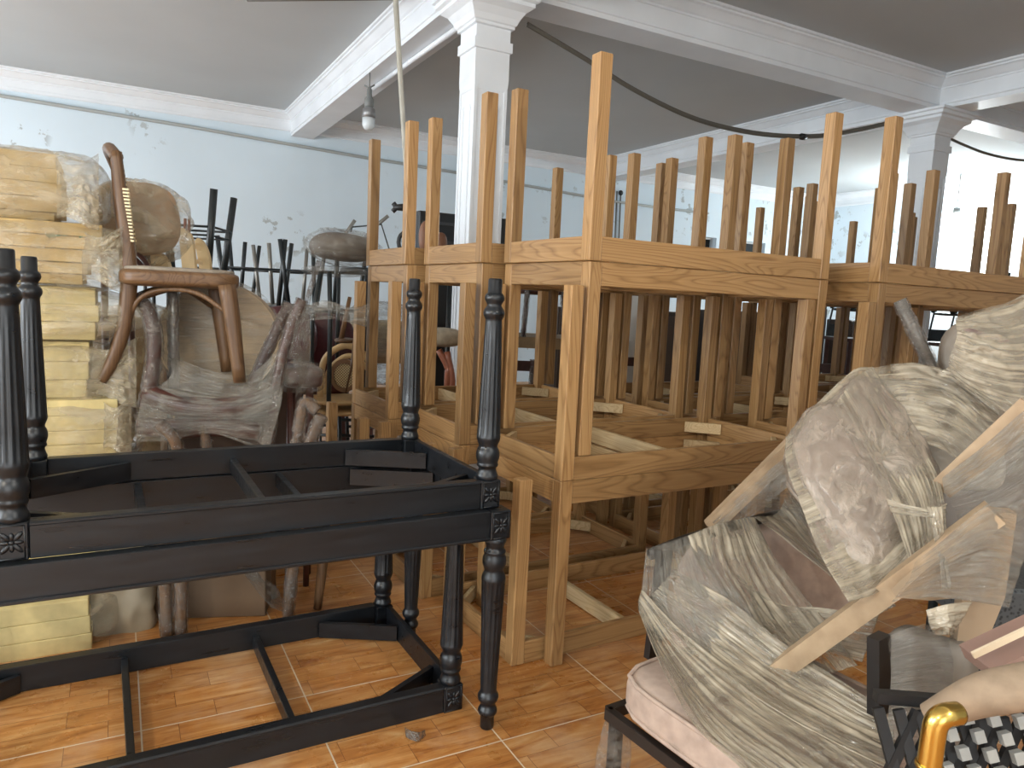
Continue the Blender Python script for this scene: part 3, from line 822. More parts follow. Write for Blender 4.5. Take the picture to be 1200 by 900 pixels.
# wrapped lump hanging behind the chair back
root = thing('bagged_chair', 'beige chair back bagged in clear film behind the cane chair', 'wrapped chair', at(170, 300, 3.5))
for dx in (-.16, -.03): local(root, mk('leg', lambda bm: tube(bm, [at(160, 270, 3.6) + X3 * dx, Vector((at(160, 270, 3.6).x + dx, 3.6, 0))], .016, 10), DARKW))
local(root, mk('padded_back', lambda bm: blob(bm, at(160, 256, 3.6), RU * .19, RV * .13, Z3 * .17, 2.8, 40, 24, .012, 5, 2, False), plain('tan_cloth', srgb(176, 146, 116), .8, nscale=8)))
local(root, mk('film_wrap', lambda bm: blob(bm, at(164, 262, 3.6), RU * .215, RV * .16, Z3 * .185, 2.3, 60, 36, .028, 9, 4), FILM_BAG))

# ================================================================== wrapped chairs in the middle left
def wrap_tube(parent, pts, r, core=DARKW, rough=.006, name='leg', cap=True, film_mat=None):
    a = mk(name, lambda bm: tube(bm, pts, r * .82, 12, sm=5), core); local(parent, a)
    b = mk('film_wrap', lambda bm: tube(bm, pts[:], r * 1.06, 18, sm=10, rough=rough), film_mat or FILM_SILVER); local(parent, b)
    b.parent = a
    return a
def V_(px, py, Y): return at(px, py, Y)
WY = 2.95
root = thing('wrapped_chair', 'dark wooden chair tightly wrapped in film, directly under the brown bentwood chair', 'wrapped chair', at(240, 500, 3.0))
wrap_tube(root, [V_(160, 346, 3.0), V_(175, 368, 3.0), V_(181, 400, 3.0), V_(178, 440, 3.0), V_(171, 478, 3.0)], .033)
wrap_tube(root, [V_(203, 342, 3.1), V_(203, 400, 3.1), V_(204, 468, 3.1)], .022, METALGRY)
wrap_tube(root, [V_(354, 351, 2.95), V_(341, 385, 2.95), V_(329, 425, 2.95), V_(322, 470, 2.95), V_(314, 522, 2.95)], .024)
wrap_tube(root, [V_(340, 356, 3.15), V_(322, 392, 3.15), V_(306, 428, 3.15), V_(296, 452, 3.15)], .026)
def slabq(bm, pts, th):
    n = len(pts); A = [bm.verts.new(Vector(p)) for p in pts]; B = [bm.verts.new(Vector(p) + Vector((0, 0, -th))) for p in pts]
    bm.faces.new(A); bm.faces.new(B[::-1])
    for i in range(n): bm.faces.new((A[i], B[i], B[(i + 1) % n], A[(i + 1) % n]))
local(root, mk('seat', lambda bm: tube(bm, [V_(172, 462, 3.0), V_(215, 476, 2.98), V_(262, 480, 2.97), V_(312, 468, 2.96)], [.045, .05, .05, .04], 14, sm=5, squash=(1, .8)), DARKW))
local(root, mk('back_rail', lambda bm: tube(bm, [V_(166, 500, 2.98), V_(210, 502, 2.95), V_(260, 500, 2.95), V_(304, 506, 2.95)], [.04, .042, .042, .035], 14, sm=5, squash=(1, .8)), DARKW))
local(root, mk('seat_panel', lambda bm: slabq(bm, [V_(172, 458, 3.0), V_(300, 470, 2.98), V_(318, 448, 3.4), V_(196, 446, 3.4)], .02), GREYSEAT, None, False))
root2 = root
for nm, rows, kw in (
    ('film_wrap', [[V_(168, 455, 2.98), V_(200, 464, 2.93), V_(250, 470, 2.92), V_(300, 464, 2.93), V_(330, 440, 2.95)],
                   [V_(164, 476, 2.93), V_(205, 484, 2.90), V_(250, 488, 2.90), V_(300, 484, 2.90), V_(330, 470, 2.93)],
                   [V_(160, 494, 2.92), V_(205, 498, 2.89), V_(250, 494, 2.89), V_(300, 498, 2.89), V_(322, 500, 2.92)],
                   [V_(158, 518, 2.93), V_(195, 516, 2.90), V_(245, 508, 2.89), V_(285, 520, 2.90), V_(312, 534, 2.92)]], dict(amp=.012, fu=2.5, fv=16, seed=5)),
    ('film_wrap', [[V_(196, 415, 3.1), V_(240, 432, 3.02), V_(290, 440, 2.98), V_(336, 400, 2.95)],
                   [V_(200, 440, 3.0), V_(240, 452, 2.96), V_(290, 458, 2.94), V_(330, 440, 2.93)],
                   [V_(172, 462, 2.98), V_(240, 474, 2.93), V_(290, 474, 2.92), V_(326, 462, 2.92)]], dict(amp=.010, fu=2.5, fv=12, seed=8)),
    ('film_wrap', [[V_(352, 352, 2.94), V_(346, 380, 2.93), V_(338, 420, 2.92)],
                   [V_(362, 372, 3.0), V_(360, 400, 3.0), V_(350, 440, 3.0)],
                   [V_(363, 400, 3.1), V_(362, 430, 3.1), V_(345, 470, 3.08)]], dict(amp=.008, fu=3, fv=8, seed=3, nu=30, nv=24))):
    local(root, sheet(nm, rows, None, FILM, **kw))
# tan sack between foam and the wrapped chair
root = thing('tan_sack', 'tan cushion pile in a clear bag between the foam and the wrapped chair', 'sack', (at(146, 470, 4.05).x, 4.05, 0))
local(root, mk('cushions', lambda bm: blob(bm, Vector((at(146, 470, 4.05).x, 4.05, .60)), RU * .17, RV * .13, Z3 * .58, 4, 40, 50, .012, 6, 9), plain('tan_cushion_cloth', srgb(142, 118, 90), .8, nscale=7)))
local(root, mk('film_wrap', lambda bm: blob(bm, Vector((at(146, 470, 4.05).x, 4.05, .62)), RU * .20, RV * .16, Z3 * .61, 3.2, 60, 60, .016, 8, 3), FILM_BAG))
# round wrapped top behind
root = thing('wrapped_round_top', 'round tan board wrapped in film standing behind the wrapped chair', 'wrapped board', at(258, 470, 3.35))
rc = at(258, 398, 3.35); ru = Vector((1, 0.12, 0)).normalized()
def disc(bm, R_, th, amp, n=48):
    fr, bk = [], []
    nv = ru.cross(Z3) * -1
    for k in range(n):
        a = 2 * pi * k / n; rr = R_ * (1 + amp * noise.noise(Vector((cos(a) * 2, sin(a) * 2, 5))))
        p = rc + ru * cos(a) * rr * 1.02 + Z3 * sin(a) * rr * .98
        fr.append(bm.verts.new(p - Vector((0, th / 2, 0)))); bk.append(bm.verts.new(p + Vector((0, th / 2, 0))))
    bm.faces.new(fr); bm.faces.new(bk[::-1])
    for k in range(n): bm.faces.new((fr[k], fr[(k + 1) % n], bk[(k + 1) % n], bk[k]))
local(root, mk('board', lambda bm: disc(bm, .262, .05, 0), BEIGE_CARD, None, False))
def rfilm(bm): blob(bm, rc, ru * .275, Y3 * .055, Z3 * .268, 2.2, 60, 40, .006, 14, 3)
local(root, mk('film_wrap', rfilm, FILM))
# dark boxy wrapped item
root = thing('wrapped_stool', 'small dark red stool bundled in film right of the wrapped chair posts', 'wrapped stool', (at(352, 452, 3.35).x, 3.35, 0))
local(root, mk('seat', lambda bm: blob(bm, at(352, 440, 3.35), RU * .085, RV * .12, Z3 * .05, 5, 30, 16), DARKW))
local(root, mk('film_wrap', lambda bm: blob(bm, at(352, 441, 3.35), RU * .10, RV * .14, Z3 * .068, 2.8, 50, 30, .012, 12, 2), FILM))
for dx, dy in ((-12, -.05), (10, -.05), (-8, .1), (12, .1)):
    q = at(352 + dx, 452, 3.35 + dy); local(root, mk('leg', lambda bm: tube(bm, [q, Vector((q.x, q.y, 0))], .014, 10), DARKW))
# lower wrapped chairs: legs ending on the floor, upturned leg ends above the rail
def low_chair(label, c, feet, seatz, ends):
    root = thing('wrapped_bentwood_chair', label, 'wrapped chair', (c.x, c.y, 0))
    local(root, mk('seat', lambda bm: blob(bm, Vector((c.x, c.y, seatz)), RU * .165, RV * .165, Z3 * .03, 3.5, 48, 14), BROWN_X))
    local(root, mk('film_wrap', lambda bm: blob(bm, Vector((c.x, c.y, seatz)), RU * .18, RV * .18, Z3 * .05, 2.6, 56, 26, .02, 10, seatz), FILM))
    for (px, py, du, dv, w) in feet:
        top = Vector((c.x, c.y, seatz)) + RU * du + RV * dv; ft = atz(px, py, .005); mid = (top + ft) / 2 + (ft - Vector((c.x, c.y, 0))).normalized() * .02
        mid.z = seatz / 2
        if w: wrap_tube(root, [top, mid, ft], .026, BROWN)
        else: local(root, mk('leg', lambda bm: tube(bm, [top, mid, ft], [.024, .024, .018], 12, sm=5), BROWN))
    for pts, r in ends:
        wrap_tube(root, pts, r, BROWN, .01)
    return root
low_chair('bentwood chair with film-wrapped legs between the low foam and the carton, under the black rails', at(225, 640, 2.98), [(196, 744, -.10, -.12, True), (212, 742, -.04, -.14, True)], .50,
          [([at(212, 600, 2.9), at(212, 548, 2.86), at(204, 515, 2.84), at(186, 497, 2.84)], .026), ([at(246, 560, 2.93), at(243, 530, 2.93), at(239, 497, 2.93)], .022)])
low_chair('bentwood chair whose bare curved legs reach the floor right of the carton', at(338, 620, 3.15), [(372, 713, .12, -.12, False), (338, 722, 0, -.16, True), (320, 700, -.08, -.05, False)], .52,
          [([at(348, 600, 3.0), at(348, 540, 2.96), at(350, 505, 2.95), at(357, 472, 2.95), at(372, 482, 2.95)], .024), ([at(352, 590, 3.0), at(356, 540, 2.95), at(366, 512, 2.95), at(377, 487, 2.95)], .026)])
# cartons behind
def carton(label, px0, px1, Y, zt, mat=CARD, z0=0, depth=.5, name='carton'):
    a, b = at(px0, 640, Y), at(px1, 640, Y)
    L = Vector((b.x - a.x, b.y - a.y, 0)).length
    root = thing(name, label, 'box', (a.x, a.y, z0), PHI * .35)
    mk('box_body', lambda bm: box(bm, 0, L, 0, depth, 0, zt - z0, bev=.004), mat, root, False)
    mk('packing_tape', lambda bm: (box(bm, L / 2 - .03, L / 2 + .03, -.001, depth + .001, (zt - z0) * .72, zt - z0 + .001)), plain('tan_packing_tape', srgb(150, 124, 92), .3), root, False)
    return root
carton('wide brown carton on the floor behind the wrapped chair legs, under the black frames', 176, 306, 2.88, .40, plain('dark_brown_carton', srgb(104, 84, 64), .8, nscale=4), depth=.30)
carton('tall dark carton on the floor behind the wrapped chair', 205, 340, 3.55, .94, plain('dark_carton', srgb(78, 60, 48), .85, nscale=5), 0, .26)
sheet_o = sheet('film_sheet', [[at(270, 648, 2.95), at(300, 668, 2.95), at(326, 690, 3.0)], [at(292, 680, 2.90), at(312, 700, 2.92), at(335, 712, 3.0)], [at(318, 712, 2.90), at(330, 716, 2.92), at(345, 722, 3.0)]], None, FILM, 30, 24, .008, 3, 6, 31)
tag(sheet_o, 'loose sheet of clear film slumped against the right end of the brown carton', 'plastic film')

# ================================================================== far left: upside-down chairs, maroon chairs, bent arches
def tube_chair(name, label, c, zseat, yaw, leg_mat, h=.46, r=.017, splay=.05, w=.19, seat=None, ring=True, seat_mat=None, group=None, taper=1.0):
    """chair lying upside down: seat at zseat, four tube legs pointing up"""
    root = thing(name, label, 'chair', (c.x, c.y, zseat), yaw, group)
    mk('seat', lambda bm: blob(bm, Vector((0, 0, -.015)), X3 * (w + .03), Y3 * (w + .03), Z3 * .018, 4, 40, 12), seat_mat or METALBLK, root)
    for i in (-1, 1):
        for j in (-1, 1):
            mk('leg', lambda bm: tube(bm, [(i * w, j * w, 0), (i * (w + splay), j * (w + splay), h)], r, 12, r2=r * taper), leg_mat, root)
    if ring:
        zz_, e = h * .55, w + splay * .55
        mk('stretcher_ring', lambda bm: tube(bm, [(e, e, zz_), (-e, e, zz_), (-e, -e, zz_), (e, -e, zz_)], .006, 8, closed=True, sm=0), METALBLK, root)
    # backrest hangs below the seat
    mk('backrest', lambda bm: (tube(bm, [(-w, w, 0), (-w, w + .05, -.30)], .011, 10), tube(bm, [(w, w, 0), (w, w + .05, -.30)], .011, 10), box(bm, -w, w, w + .04, w + .06, -.34, -.20)), seat_mat or METALBLK, root, False)
    return root
# long work table that carries the upturned chairs
def plank_table(label, p, q, z, depth, mat_top, name='work_table', th=.04, legmat=DARKW):
    d = (q - p); L = Vector((d.x, d.y, 0)).length; yaw = atan2(d.y, d.x)
    root = thing(name, label, 'table', (p.x, p.y, 0), yaw)
    mk('tabletop', lambda bm: box(bm, 0, L, 0, depth, z - th, z, bev=.005), mat_top, root, False)
    for x in (.05, L - .05):
        for y in (.05, depth - .05): mk('leg', lambda bm: box(bm, x - .025, x + .025, y - .025, y + .025, 0, z - th), legmat, root, False)
    return root
CY = 5.6
g = at(330, 372, CY)
plank_table('tall dark work table under the upturned black-legged chairs', at(200, 372, CY), at(412, 372, CY), .88, 1.15, DARKW)
grp = 'upturned tube-legged chairs at the back left'
spots = [(300, 5.75, .2, METALBLK, 'upturned black tube chair in the middle of the far left pile'),
         (380, 5.72, -.25, METALBLK, 'upturned black tube chair left of the wrapped cushion'),
         (262, 6.35, .1, METALBLK, 'upturned black tube chair farthest left on the dark work table'),
         (338, 6.45, .6, METALGRY, 'upturned grey tube chair behind the black tube chairs')]
for px, Y, yaw, m, lab in spots:
    c = at(px, 340, Y); tube_chair('tube_chair', lab, c, 1.24, yaw, m, h=.50, group=grp, seat_mat=METALBLK if m is METALBLK else GREYSEAT)
c = at(330, 345, 5.95)
for px, lab in ((300, 'left'), (380, 'right'), (262, 'far'), (338, 'rear')):
    Yc = {262: 6.35, 300: 5.75, 380: 5.72, 338: 6.45}[px]; q = at(px, 340, Yc)
    tag(mk('seat_crate', lambda bm: box(bm, q.x - .17, q.x + .17, Yc - .17, Yc + .15, .88, 1.20), plain('dark_crate', srgb(48, 44, 42), .8), None, False), 'dark crate propping the %s upturned tube chair on the work table' % {'left': 'middle', 'right': 'right-hand', 'rear': 'grey', 'far': 'leftmost'}[lab], 'crate')
# taller upturned chair with black footrest, left
c = at(222, 330, 4.6)
root = tube_chair('bar_chair', 'upturned black bar chair with round footrest behind the bentwood chair', c, 1.36, .1, METALBLK, h=.58, r=.022, w=.15, splay=.06, ring=False)
mk('footrest', lambda bm: tube(bm, [(.2, -.2, .36), (.2, .2, .36), (-.2, .2, .36), (-.2, -.2, .36)], .007, 8, closed=True), METALBLK, root)
mk('footrest', lambda bm: tube(bm, [(.19, -.19, .31), (.19, .19, .31), (-.19, .19, .31), (-.19, -.19, .31)], .006, 8, closed=True), METALBLK, root)
tag(mk('tall_carton', lambda bm: box(bm, c.x - .26, c.x + .14, c.y - .2, c.y + .3, 0, 1.0), CARD, None, False), 'tall carton behind the round tan board carrying upturned chairs', 'box')
# pale plywood chair backs standing between
root = thing('plywood_chair', 'pale plywood chair back with open slots behind the bentwood seat', 'chair', at(225, 330, 3.9))
def ply(bm, pts, Y, th=.03):
    A = [bm.verts.new(at(x, y, Y)) for x, y in pts]; B = [bm.verts.new(at(x, y, Y) + Y3 * th) for x, y in pts]; n = len(pts)
    bm.faces.new(A); bm.faces.new(B[::-1])
    for i in range(n): bm.faces.new((A[i], B[i], B[(i + 1) % n], A[(i + 1) % n]))
def curvy(pts): return [(p.x, p.y) for p in smooth_path([Vector((x, y, 0)) for x, y in pts], 4)]
local(root, mk('back_slat', lambda bm: ply(bm, curvy([(209, 272), (212, 267), (218, 270), (225, 282), (230, 330)]) + [(215, 330)], 3.9), PALEW, None, False))
local(root, mk('back_slat', lambda bm: ply(bm, curvy([(228, 282), (232, 279), (239, 286), (245, 303), (247, 330)]) + [(236, 330)], 3.98), PALEW, None, False))
local(root, mk('cross_slat', lambda bm: bar(bm, at(222, 286, 3.96), at(236, 292, 3.99), .02, .022), PALEW, None, False))
local(root, mk('cross_slat', lambda bm: bar(bm, at(224, 304, 3.96), at(238, 309, 3.99), .02, .022), PALEW, None, False))
local(root, mk('seat', lambda bm: blob(bm, at(225, 336, 4.0), RU * .12, RV * .1, Z3 * .02, 4, 32, 10), PALEW))
for dx in (-.09, .09): local(root, mk('leg', lambda bm: tube(bm, [at(225, 336, 4.0) + X3 * dx, Vector((at(225, 336, 4.0).x + dx, 4.0, 0))], .014, 10), PALEW))
root = thing('beech_stool', 'pale rounded beech stool end peeping behind the cane chair', 'stool', at(186, 330, 3.7))
local(root, mk('seat', lambda bm: ply(bm, curvy([(176, 300), (179, 297), (188, 297), (195, 306), (200, 322)]) + [(178, 322)], 3.7, .04), PALEW, None, False))
local(root, mk('seat_edge', lambda bm: ply(bm, [(176, 318), (202, 318), (202, 330), (176, 330)], 3.69, .06), PALEW, None, False))
# two thin red-brown posts
root = thing('red_brown_posts', 'pair of thin red brown chair posts above the plywood back', 'chair', at(219, 300, 4.3))
for x in (217, 221.5): local(root, mk('post', lambda bm: tube(bm, [at(x, 256, 4.3), at(x, 330, 4.3), Vector((at(x, 330, 4.3).x, 4.3, 0))], .009, 8), plain('red_brown_varnish', srgb(120, 66, 50), .4)))
# crossing dark struts left of the plywood back
root = thing('bent_strut_chair', 'red brown chair with crossing struts behind the cane chair back', 'chair', at(165, 320, 3.5))
for pts in ([(154, 300), (163, 308), (172, 320)], [(158, 294), (168, 304), (180, 322)]):
    local(root, mk('strut', lambda bm: tube(bm, [at(x, y, 3.5) for x, y in pts], .012, 8, sm=4), DARKW))
# post behind logo
root_ = root
root = thing('steel_post_rack', 'two thin dark steel posts rising behind the bagged chair back', 'rack', at(185, 330, 4.4))
for x, y in ((168, 214), (178, 224), (195, 234)): local(root, mk('post', lambda bm: tube(bm, [at(x, y, 4.4), at(x + 2, 330, 4.4), Vector((at(x + 2, 330, 4.4).x, 4.4, 0))], .011, 10), METALBLK))
# maroon leather chairs
def shell_chair(label, px, py, Y, yaw, h=.42):
    c = at(px, py, Y)
    root = thing('maroon_leather_chair', label, 'chair', (c.x, c.y, 0), yaw, 'maroon leather chairs')
    mk('shell_back', lambda bm: blob(bm, Vector((0, 0, c.z - h * .45)), X3 * .24, Y3 * .07, Z3 * h * .5, 2.6, 40, 24), MAROON, root)
    mk('seat', lambda bm: blob(bm, Vector((0, -.2, c.z - h * .95)), X3 * .24, Y3 * .25, Z3 * .06, 3, 40, 18), MAROON, root)
    for x, y in ((-.2, -.4), (.2, -.4), (-.2, .05), (.2, .05)):
        mk('leg', lambda bm: tube(bm, [(x * .8, y * .8, c.z - h), (x, y, 0)], .014, 10), METALBLK, root)
    return root
shell_chair('maroon leather chair with rounded back beside the wrapped posts', 380, 370, 5.48, .1, .52)
shell_chair('maroon leather chair back showing above the round tan board', 334, 362, 5.15, -.2)
# wrapped cushion on black tube legs
root = thing('wrapped_armchair_shell', 'grey shell seat bundled in clear film resting on upturned tube legs', 'wrapped chair', at(400, 310, 4.7))
local(root, mk('shell', lambda bm: blob(bm, at(402, 290, 4.75), RU * .20 + Z3 * -.02, RV * .2, Z3 * .085 + RU * .03, 2.6, 44, 24), plain('brown_grey_shell', srgb(104, 94, 84), .5)))
local(root, mk('film_wrap', lambda bm: blob(bm, at(402, 290, 4.75), RU * .225 - Z3 * .02, RV * .22, Z3 * .105 + RU * .03, 2.3, 70, 36, .018, 9, 6), FILM))
local(root, mk('film_tail', lambda bm: blob(bm, at(392, 318, 4.72), RU * .19, RV * .16, Z3 * .03, 3, 50, 16, .01, 12, 7), FILM))
for x, y0, x2, Yl in ((386, 296, 387, 4.57), (397, 330, 396, 5.3), (430, 330, 428, 5.3), (376, 325, 366, 4.57)):
    local(root, mk('leg', lambda bm: tube(bm, [at(x, 318, Yl), at(x2, 372, Yl), Vector((at(x2, 372, Yl).x, Yl, 0))], .015, 10), METALBLK))
# grey wrapped slanting post
root = thing('wrapped_slanting_post', 'slanting grey chair leg wrapped in film below the wrapped shell seat', 'wrapped leg', at(360, 372, 4.3))
local(root, mk('post', lambda bm: tube(bm, [at(374, 306, 4.3), at(362, 345, 4.25), at(356, 372, 4.2)], .017, 12, rough=.004), FILM_SILVER))
# film heap over maroon chairs
tag(sheet('film_sheet', [[at(352, 362, 4.2), at(380, 352, 4.15), at(410, 360, 4.15), at(432, 356, 4.2)], [at(350, 372, 4.15), at(380, 364, 4.1), at(410, 368, 4.1), at(432, 366, 4.1)], [at(352, 378, 4.2), at(385, 374, 4.1), at(410, 378, 4.1), at(430, 384, 4.15)]], None, FILM, 50, 24, .02, 4, 6, 44), 'clear film heaped on top of the maroon leather chairs', 'plastic film')
# upturned chair legs and stretcher above the shell
root = thing('tube_rack', 'upturned grey tube chair leaning behind the first oak legs', 'chair', at(412, 300, 5.75))
for pts, r in (([(416, 258), (405, 274), (396, 292)], .014), ([(455, 253), (440, 265), (425, 282)], .014)):
    local(root, mk('leg', lambda bm: tube(bm, [at(x, y, 5.75) for x, y in pts], r, 10), METALGRY))
local(root, mk('stretcher', lambda bm: tube(bm, [at(411, 272, 5.75), at(413, 266, 5.75), at(447, 263, 5.75), at(456, 292, 5.75), at(460, 320, 5.75)], .006, 8), METALBLK))
local(root, mk('seat', lambda bm: blob(bm, at(425, 318, 5.8), RU * .16, RV * .16, Z3 * .03, 4, 30, 12), METALBLK))
# bent beech arches with cane medallion
AY = 4.9
root = thing('arched_beech_chair', 'pale beech chair with nested bent arches and round cane back', 'chair', (at(400, 480, AY).x, AY, 0))
def arch(x0, x1, ytop, ybot, Y): return [at(x0, ybot, Y), at(x0 + 1, (ytop + ybot) / 2, Y), at(x0 + 7, ytop + 14, Y), at((x0 + x1) / 2, ytop, Y), at(x1 - 7, ytop + 14, Y), at(x1 - 1, (ytop + ybot) / 2, Y), at(x1, ybot, Y)]
local(root, mk('back_arch', lambda bm: tube(bm, arch(375, 437, 405, 486, AY), .022, 12, sm=6, squash=(1, .7)), LIGHTW))
local(root, mk('back_arch', lambda bm: tube(bm, arch(381, 437, 417, 486, AY + .12), .019, 12, sm=6, squash=(1, .7)), LIGHTW))
mc = at(404, 440, AY - .03)

def med(bm, R0_, R1_, th):
    n = 36; a0 = [];
    for s in (-1, 1):
        for R_ in (R0_, R1_):
            a0.append([bm.verts.new(mc + X3 * cos(2 * pi * k / n) * R_ * .86 + Z3 * sin(2 * pi * k / n) * R_ + Y3 * th / 2 * s) for k in range(n)])
    for A, B in ((0, 1), (2, 3), (0, 2), (1, 3)):
        for k in range(n): bm.faces.new((a0[A][k], a0[A][(k + 1) % n], a0[B][(k + 1) % n], a0[B][k]))
local(root, mk('medallion_rim', lambda bm: med(bm, .082, .112, .03), plain('mid_brown_rim', srgb(120, 88, 60), .4), None, False))
local(root, mk('cane_medallion', lambda bm: med(bm, .002, .083, .012), CANE, None, False))
local(root, mk('seat_frame', lambda bm: (blob(bm, at(405, 468, AY + .05), RU * .22, RV * .2, Z3 * .02, 4, 40, 12)), LIGHTW))
local(root, mk('seat_frame', lambda bm: (blob(bm, at(405, 480, AY + .05), RU * .21, RV * .2, Z3 * .02, 4, 40, 12)), LIGHTW))
for x, y in ((-.17, -.15), (.17, -.1), (-.17, .25), (.17, .25)):
    q = at(405, 484, AY + .05) + Vector((x, y, 0)); local(root, mk('leg', lambda bm: tube(bm, [q, Vector((q.x, q.y, 0))], .017, 10), LIGHTW))
# brown pedestal with turned cap
root = thing('brown_stool', 'upturned brown stool with thin leg and round seat above the cane arch', 'stool', at(403, 400, 4.75))
local(root, mk('leg', lambda bm: tube(bm, [at(410, 348, 4.7), at(405, 372, 4.7), at(400, 397, 4.7)], .012, 10, r2=.018), BROWN))
local(root, mk('leg', lambda bm: tube(bm, [at(415, 400, 4.65), at(412, 430, 4.65), at(405, 460, 4.65)], .009, 10, r2=.006), BROWN))
local(root, mk('round_seat', lambda bm: blob(bm, at(405, 399, 4.72), RU * .07, RV * .07, Z3 * .018, 2.4, 30, 10), BROWN))
# black folded metal racks low behind oak legs
root = thing('black_wire_rack', 'low black wire rack lying behind the short oak leg ends', 'rack', (at(405, 498, 4.9).x, 4.9, 0))
for z0 in (.42, .30, .16): local(root, mk('wire_frame', lambda bm: tube(bm, [at(372, 500, 5.4) * 1 + Vector((0, 0, z0 - at(372, 500, 5.4).z)), Vector((at(455, 500, 5.4).x, 5.45, z0)), Vector((at(455, 500, 5.7).x, 5.8, z0)), Vector((at(372, 500, 5.7).x, 5.8, z0))], .012, 8, closed=True), METALBLK))
for dx, yy in ((372, 5.4), (455, 5.45), (455, 5.8), (372, 5.8)):
    x = at(dx, 500, 5.4 if yy < 5.6 else 5.7).x; local(root, mk('post', lambda bm: tube(bm, [(x, yy, 0), (x, yy, .43)], .010, 8), METALBLK))

# ================================================================== behind the front oak stacks
root = thing('wrapped_table_bundle', 'wrapped pale table tops bundled behind the farthest front oak stack', 'wrapped table', (at(445, 420, 6.95).x, 6.95, 0))
local(root, mk('table_tops', lambda bm: blob(bm, at(446, 400, 6.95), RU * .30, RV * .22, Z3 * .2, 6, 30, 16), plain('pale_tops', srgb(190, 172, 138), .6)))
local(root, mk('film_wrap', lambda bm: blob(bm, at(446, 402, 6.95), RU * .35, RV * .28, Z3 * .38, 3, 70, 50, .016, 16, 5), FILM))
for x in (420, 455):
    q = at(x, 425, 6.95); local(root, mk('leg', lambda bm: tube(bm, [q, Vector((q.x, q.y, 0))], .02, 10), DARKW))
# round upholstered seat with copper leg
root = thing('round_beige_stool', 'beige round stool on a copper coloured leg between oak stack and column', 'stool', (at(520, 395, 5.0).x, 5.0, 0))
local(root, mk('seat_cushion', lambda bm: blob(bm, at(517, 395, 5.0), RU * .14, RV * .14, Z3 * .065, 2.8, 40, 20), plain('beige_check_cloth', srgb(176, 164, 144), .8, nscale=30)))
for q0, q1 in (((514, 410), (524, 450)), ((524, 412), (526, 480))):
    a, b = at(*q0, 4.98), at(*q1, 4.98); local(root, mk('leg', lambda bm: tube(bm, [a, (a + b) / 2 + X3 * .03, b, Vector((b.x, b.y + .02, 0))], .022, 12, sm=4), plain('copper_varnish', srgb(150, 92, 70), .3)))
# dark cabinet and brown rounded things on it, left of column
q = at(529, 290, 7.2)
root = thing('dark_cabinet', 'black tall cabinet standing against the wall left of the column', 'cabinet', (q.x - .32, q.y, 0), PHI)
zt = at(525, 248, 7.2).z
mk('cabinet_body', lambda bm: box(bm, 0, .70, 0, .4, 0, zt, bev=.01), plain('black_lacquer', srgb(40, 42, 44), .4), root, False)
mk('shelf_line', lambda bm: [box(bm, .03, .67, -.012, .0, z, z + .03) for z in (zt - .12, zt - .3, zt - .5)], plain('dark_grey_trim', srgb(66, 68, 70), .4), root, False)
q = at(586, 292, 8.0)
root = thing('dark_cabinet', 'dark cabinet right of the column, glimpsed past the oak leg', 'cabinet', (q.x - .1, q.y, 0), PHI)
mk('cabinet_body', lambda bm: box(bm, 0, .35, 0, .4, 0, at(586, 255, 8.0).z, bev=.01), plain('charcoal_lacquer', srgb(56, 58, 58), .4), root, False)
BY_ = 6.4
root = thing('brown_round_chair', 'brown rounded chair backs showing between the oak legs left of the column', 'chair', (at(508, 320, 6.4).x, 6.4, 0))
BR = plain('tan_brown_shell', srgb(134, 92, 68), .5)
for px, py, w_, h_ in ((500, 278, .07, .14), (516, 286, .06, .10)):
    local(root, mk('shell_back', lambda bm: blob(bm, at(px, py, 6.4), RU * w_, RV * .05, Z3 * h_, 2.3, 30, 20), BR))
local(root, mk('seat', lambda bm: blob(bm, at(508, 312, 6.4), RU * .2, RV * .2, Z3 * .05, 3, 30, 14), BR))
for dx in (-.14, .14): local(root, mk('leg', lambda bm: tube(bm, [at(508, 318, 6.4) + X3 * dx, Vector((at(508, 318, 6.4).x + dx, 6.4, 0))], .016, 10), METALBLK))
root = thing('tyre_ring', 'small black rubber ring leaning left of the brown chair back', 'ring', at(476, 300, 5.7))
local(root, mk('ring', lambda bm: tube(bm, [at(476 + 9 * cos(a * pi / 8), 284 + 12 * sin(a * pi / 8), 5.7) for a in range(16)], .016, 10, closed=True), BLACKRUB))
# wood planks and wrapped legs through the gaps
plank_table('work table with pale plank edges seen through the nearest oak stack', at(560, 408, 6.6), at(730, 404, 6.6), at(640, 396, 6.6).z, .8, plain('pale_plank_edge', srgb(150, 124, 88), .6, nscale=14), th=.10)
def silver_chair(label, px, py, Y, yaw, z0):
    c = at(px, py, Y); root = thing('wrapped_chair', label, 'wrapped chair', (c.x, c.y, z0), yaw)
    mk('seat', lambda bm: blob(bm, Vector((0, 0, .42)), X3 * .2, Y3 * .2, Z3 * .04, 4, 34, 12), DARKW, root)
    for i in (-1, 1):
        for j in (-1, 1):
            l = mk('leg', lambda bm: tube(bm, [(i * .17, j * .17, .42), (i * .2, j * .2, 0)], .018, 10), DARKW, root)
            mk('film_wrap', lambda bm: tube(bm, [(i * .17, j * .17, .42), (i * .185, j * .185, .2), (i * .2, j * .2, 0)], .026, 14, sm=8, rough=.008), FILM_SILVER, l)
    for i in (-1, 1):
        l = mk('back_post', lambda bm: tube(bm, [(i * .17, .18, .4), (i * .18, .24, .85)], .018, 10), DARKW, root)
        mk('film_wrap', lambda bm: tube(bm, [(i * .17, .18, .4), (i * .175, .21, .62), (i * .18, .24, .86)], .027, 14, sm=8, rough=.008), FILM_SILVER, l)
    mk('back_rail', lambda bm: bar(bm, (-.18, .24, .8), (.18, .24, .8), .02, .09), DARKW, root, False)
    return root
zt = at(640, 396, 6.6).z
